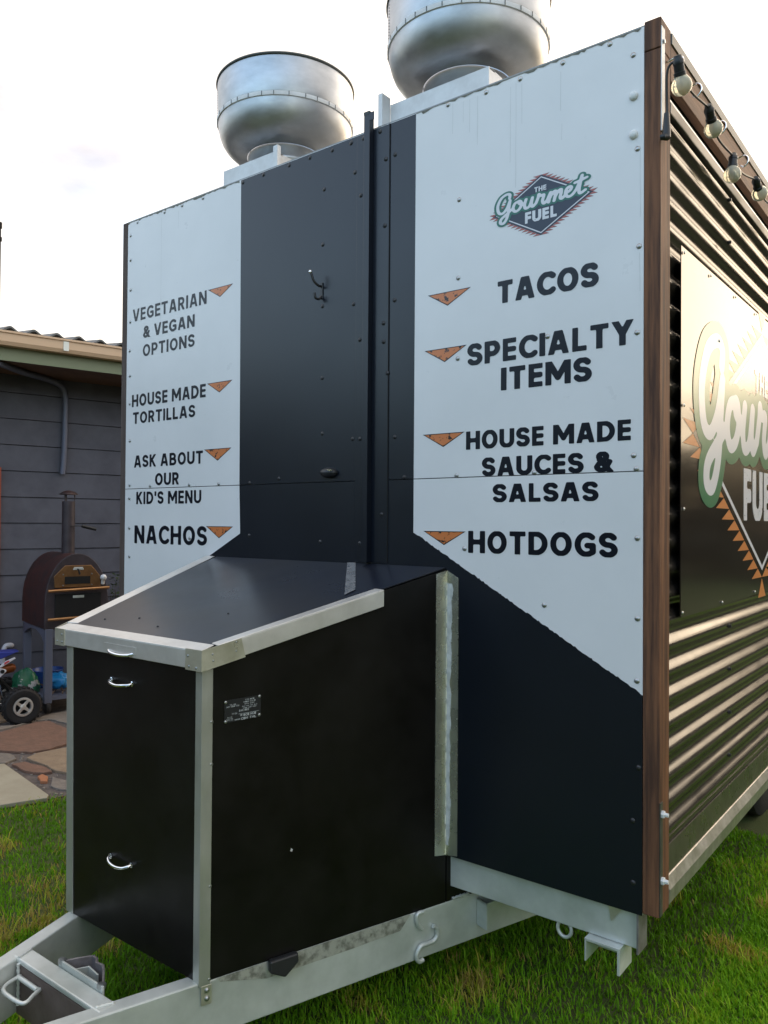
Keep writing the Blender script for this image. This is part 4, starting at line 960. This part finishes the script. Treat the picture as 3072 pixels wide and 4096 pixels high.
tb = MB().lathe([(0, .163), (.10, .163), (.125, .30), (.132, .305), (.128, .31), (.12, .30), (.095, .17), (0, .17)], O(.12, -.45, .0), n=28)
tag(part('bucket', tb, 'bluedk', smooth=40), 'dark blue tub at the back of the oven shelf', 'tub')
# small dry shrub by the wall
SH = thing('shrub', tuple(H(.66, .28, 0)), 'small dark shrub against the house wall beside the trailer', 'shrub')
mb = MB()
for k in range(9):
    a = random.uniform(0, 6.28); e = H(.66, .28, 0) + Vector((.16 * math.cos(a), .16 * math.sin(a), random.uniform(.8, 1.05)))
    mb.tube([H(.66, .28, 0), (H(.66, .28, 0) + e) / 2 + Vector((0, 0, .06)), e], [.008, .006, .003], 5)
part('stems', mb, 'bark', SH)
mb = MB()
for k in range(700):
    c = H(.66, .28, 0) + Vector((random.gauss(0, .10), random.gauss(0, .12), random.uniform(.12, 1.08)))
    a, b = Vector((random.gauss(0, 1), random.gauss(0, 1), random.gauss(0, 1))).normalized(), Vector((random.gauss(0, 1), random.gauss(0, 1), random.gauss(0, 1))).normalized()
    mb.poly([c, c + a * .022 + b * .009, c + a * .045, c + a * .022 - b * .009])
part('foliage', mb, 'leaf', SH)

# ------------------------------------------------------------------ quad bike, only its rear wheel in frame
Q0 = V2(-5.176, .956)
def Q(s, o, z): return Q0 + HW * s + HN * o + Vector((0, 0, z))
QB = thing('quad_bike', tuple(Q(-.45, -.2, 0)), 'small white and blue quad bike with knobbly black tyres', 'quad bike')
def qwheel(s, o):
    c = Q(s, o, .142)
    ty = part('tyre', MB().lathe([(.07, -.055), (.095, -.065), (.125, -.062), (.140, -.045), (.143, 0), (.140, .045), (.125, .062), (.095, .065), (.07, .055)], c, HN, 40), 'rubber', QB, smooth=40)
    kb = MB()
    for k in range(26):
        a = 2 * math.pi * k / 26
        for sgn_ in (-1, 1):
            d = HW * math.cos(a + .06 * sgn_) + Vector((0, 0, math.sin(a + .06 * sgn_))); t = -HW * math.sin(a) + Vector((0, 0, math.cos(a)))
            kb.beam(c + d * .138 + HN * (.006 * sgn_) - t * .008, c + d * .138 + HN * (.05 * sgn_) - t * .008, t * .016, d * .009)
    part('tread', kb, 'rubber', ty)
    rm = part('rim', MB().lathe([(.074, .035), (.074, .058), (.070, .064), (.058, .064), (.056, .05), (.056, .03)], c, HN, 36).lathe([(.058, .028), (0, .03)], c, HN, 24), 'alu', ty, smooth=40)
    sp_ = MB()
    for k in range(4):
        a = k * math.pi / 2 + .5
        d = HW * math.cos(a) + Vector((0, 0, math.sin(a))); t = -HW * math.sin(a) + Vector((0, 0, math.cos(a)))
        sp_.prism([c + HN * .045 + t * .016, c + HN * .045 - t * .012, c + HN * .045 + d * .06 + t * .014, c + HN * .045 + d * .06 + t * .034], HN * .012)
    sp_.lathe([(.022, .045), (.022, .060), (.008, .064), (0, .064)], c, HN, 18)
    part('spokes', sp_, 'alu', ty, bevel=.002)
    part('hub_disc', MB().lathe([(.056, .032), (0, .033)], c, HN, 20), 'dark', ty)
qwheel(.009, -.06); qwheel(-.90, -.06); qwheel(.009, -.52); qwheel(-.90, -.52)
def qface(name, pl, o0, t, m, par=None, bevel=.004): return part(name, MB().prism([Q(a, o0, b) for a, b in pl], HN * t), m, par or QB, bevel=bevel)
rf = qface('rear_fender', [(-.42, .50), (-.19, .455), (-.15, .450), (-.10, .430), (-.092, .418), (-.165, .352), (-.24, .33), (-.42, .36)], -.12, .03, 'bikewhite')
part('fender_hole', MB().lathe([(.016, 0), (.016, .002), (0, .002)], Q(-.125, -.0895, .418), HN, 14), 'dark', rf)
tl = part('tail_fin', MB().prism([Q(-.16, -.10, .452), Q(-.135, -.10, .452), Q(-.03, -.10, .512), Q(-.038, -.10, .520), Q(-.10, -.10, .497)], HN * .02), 'bikewhite', QB, bevel=.003)
part('decal', MB().prism([Q(-.115, -.0795, .470), Q(-.075, -.0795, .492), Q(-.085, -.0795, .503), Q(-.115, -.0795, .488)], HN * .001), 'bikered', tl)
part('seat_cowl', MB().prism([Q(-.35, -.34, .46), Q(-.10, -.34, .50), Q(.03, -.34, .548), Q(-.06, -.34, .552), Q(-.35, -.34, .56)], HN * .14), 'bikeblue', QB, bevel=.008)
part('muffler', MB().tube([Q(-.22, -.30, .355), Q(-.15, -.30, .385), Q(.0, -.30, .405), Q(.018, -.30, .408)], [.016, .036, .036, .020], 16), 'amber', QB, smooth=40)
part('frame', MB().tube([Q(-.95, -.29, .20), Q(.0, -.29, .20)], .025, 8).tube([Q(-.9, -.29, .2), Q(-.75, -.29, .5), Q(-.2, -.29, .44), Q(0, -.29, .2)], .018, 8).tube([Q(.009, -.5, .142), Q(.009, -.08, .142)], .018, 8).tube([Q(-.9, -.5, .142), Q(-.9, -.08, .142)], .018, 8), 'dark', QB, smooth=40)
part('engine', MB().prism([Q(-.55, -.36, .13), Q(-.22, -.36, .13), Q(-.2, -.36, .28), Q(-.3, -.36, .36), Q(-.55, -.36, .34)], HN * .16), 'galv', QB, bevel=.01)
part('suspension', MB().tube([Q(-.12, -.17, .20), Q(-.14, -.17, .30)], .02, 10).tube([Q(-.2, -.13, .16), Q(.0, -.13, .15)], .014, 8), 'chrome', QB, smooth=50)
part('front_fender', MB().prism([Q(-1.1, -.55, .36), Q(-.75, -.55, .36), Q(-.7, -.55, .44), Q(-.8, -.55, .48), Q(-1.08, -.55, .42)], HN * .5), 'bikewhite', QB, bevel=.01)
part('handlebar', MB().tube([Q(-.78, -.5, .70), Q(-.80, -.4, .70), Q(-.82, -.35, .64), Q(-.82, -.23, .64), Q(-.80, -.18, .70), Q(-.78, -.08, .70)], .012, 8).tube([Q(-.82, -.29, .64), Q(-.88, -.29, .42)], .018, 8), 'dark', QB, smooth=40)

# ------------------------------------------------------------------ added tree rows out of frame, shaped to darken reflections in paint and metal
def reflection_treeline(pts, hgt, seed, n):
    rn = random.Random(seed); mb = MB()
    for (x, y) in pts:
        hh = hgt * rn.uniform(.75, 1.2)
        mb.tube([(x, y, 0), (x + .1, y, hh * .55)], [.16, .09], 7)
        for k in range(n):
            th = rn.uniform(0, 6.28); rr = rn.random() ** .5 * hgt * .5; zz = rn.uniform(.0, 1)
            c = Vector((x + rr * math.cos(th) * (1 - .4 * zz), y + rr * math.sin(th) * (1 - .4 * zz), hh * (.04 + .96 * zz)))
            a = Vector((rn.gauss(0, 1), rn.gauss(0, 1), rn.gauss(0, 1))).normalized(); b = Vector((rn.gauss(0, 1), rn.gauss(0, 1), rn.gauss(0, 1))).normalized()
            s_ = hgt * .085
            mb.poly([c, c + a * s_ + b * s_ * .5, c + a * s_ * 2, c + a * s_ - b * s_ * .5])
    return mb
pts = [(-17 + 2.1 * k, -13 + 2.2 * math.sin(k * 1.3)) for k in range(14)]
tag(part('unseen_tree_line', reflection_treeline(pts, 5.4, 5, 520), 'leaf'), 'added dense row of unseen trees, darkening reflections in the front wall', 'trees', kind='stuff')
pts = [(-1 + 2.0 * k, 24 + 1.5 * math.sin(k * 2.1)) for k in range(10)] + [(15 + 1.5 * math.sin(k), 24 - 3 * k) for k in range(10)]
tag(part('unseen_tree_line', reflection_treeline(pts, 4.9, 9, 620), 'leaf2'), 'added low row of unseen trees, cutting the glare on the side sign', 'trees', kind='stuff')
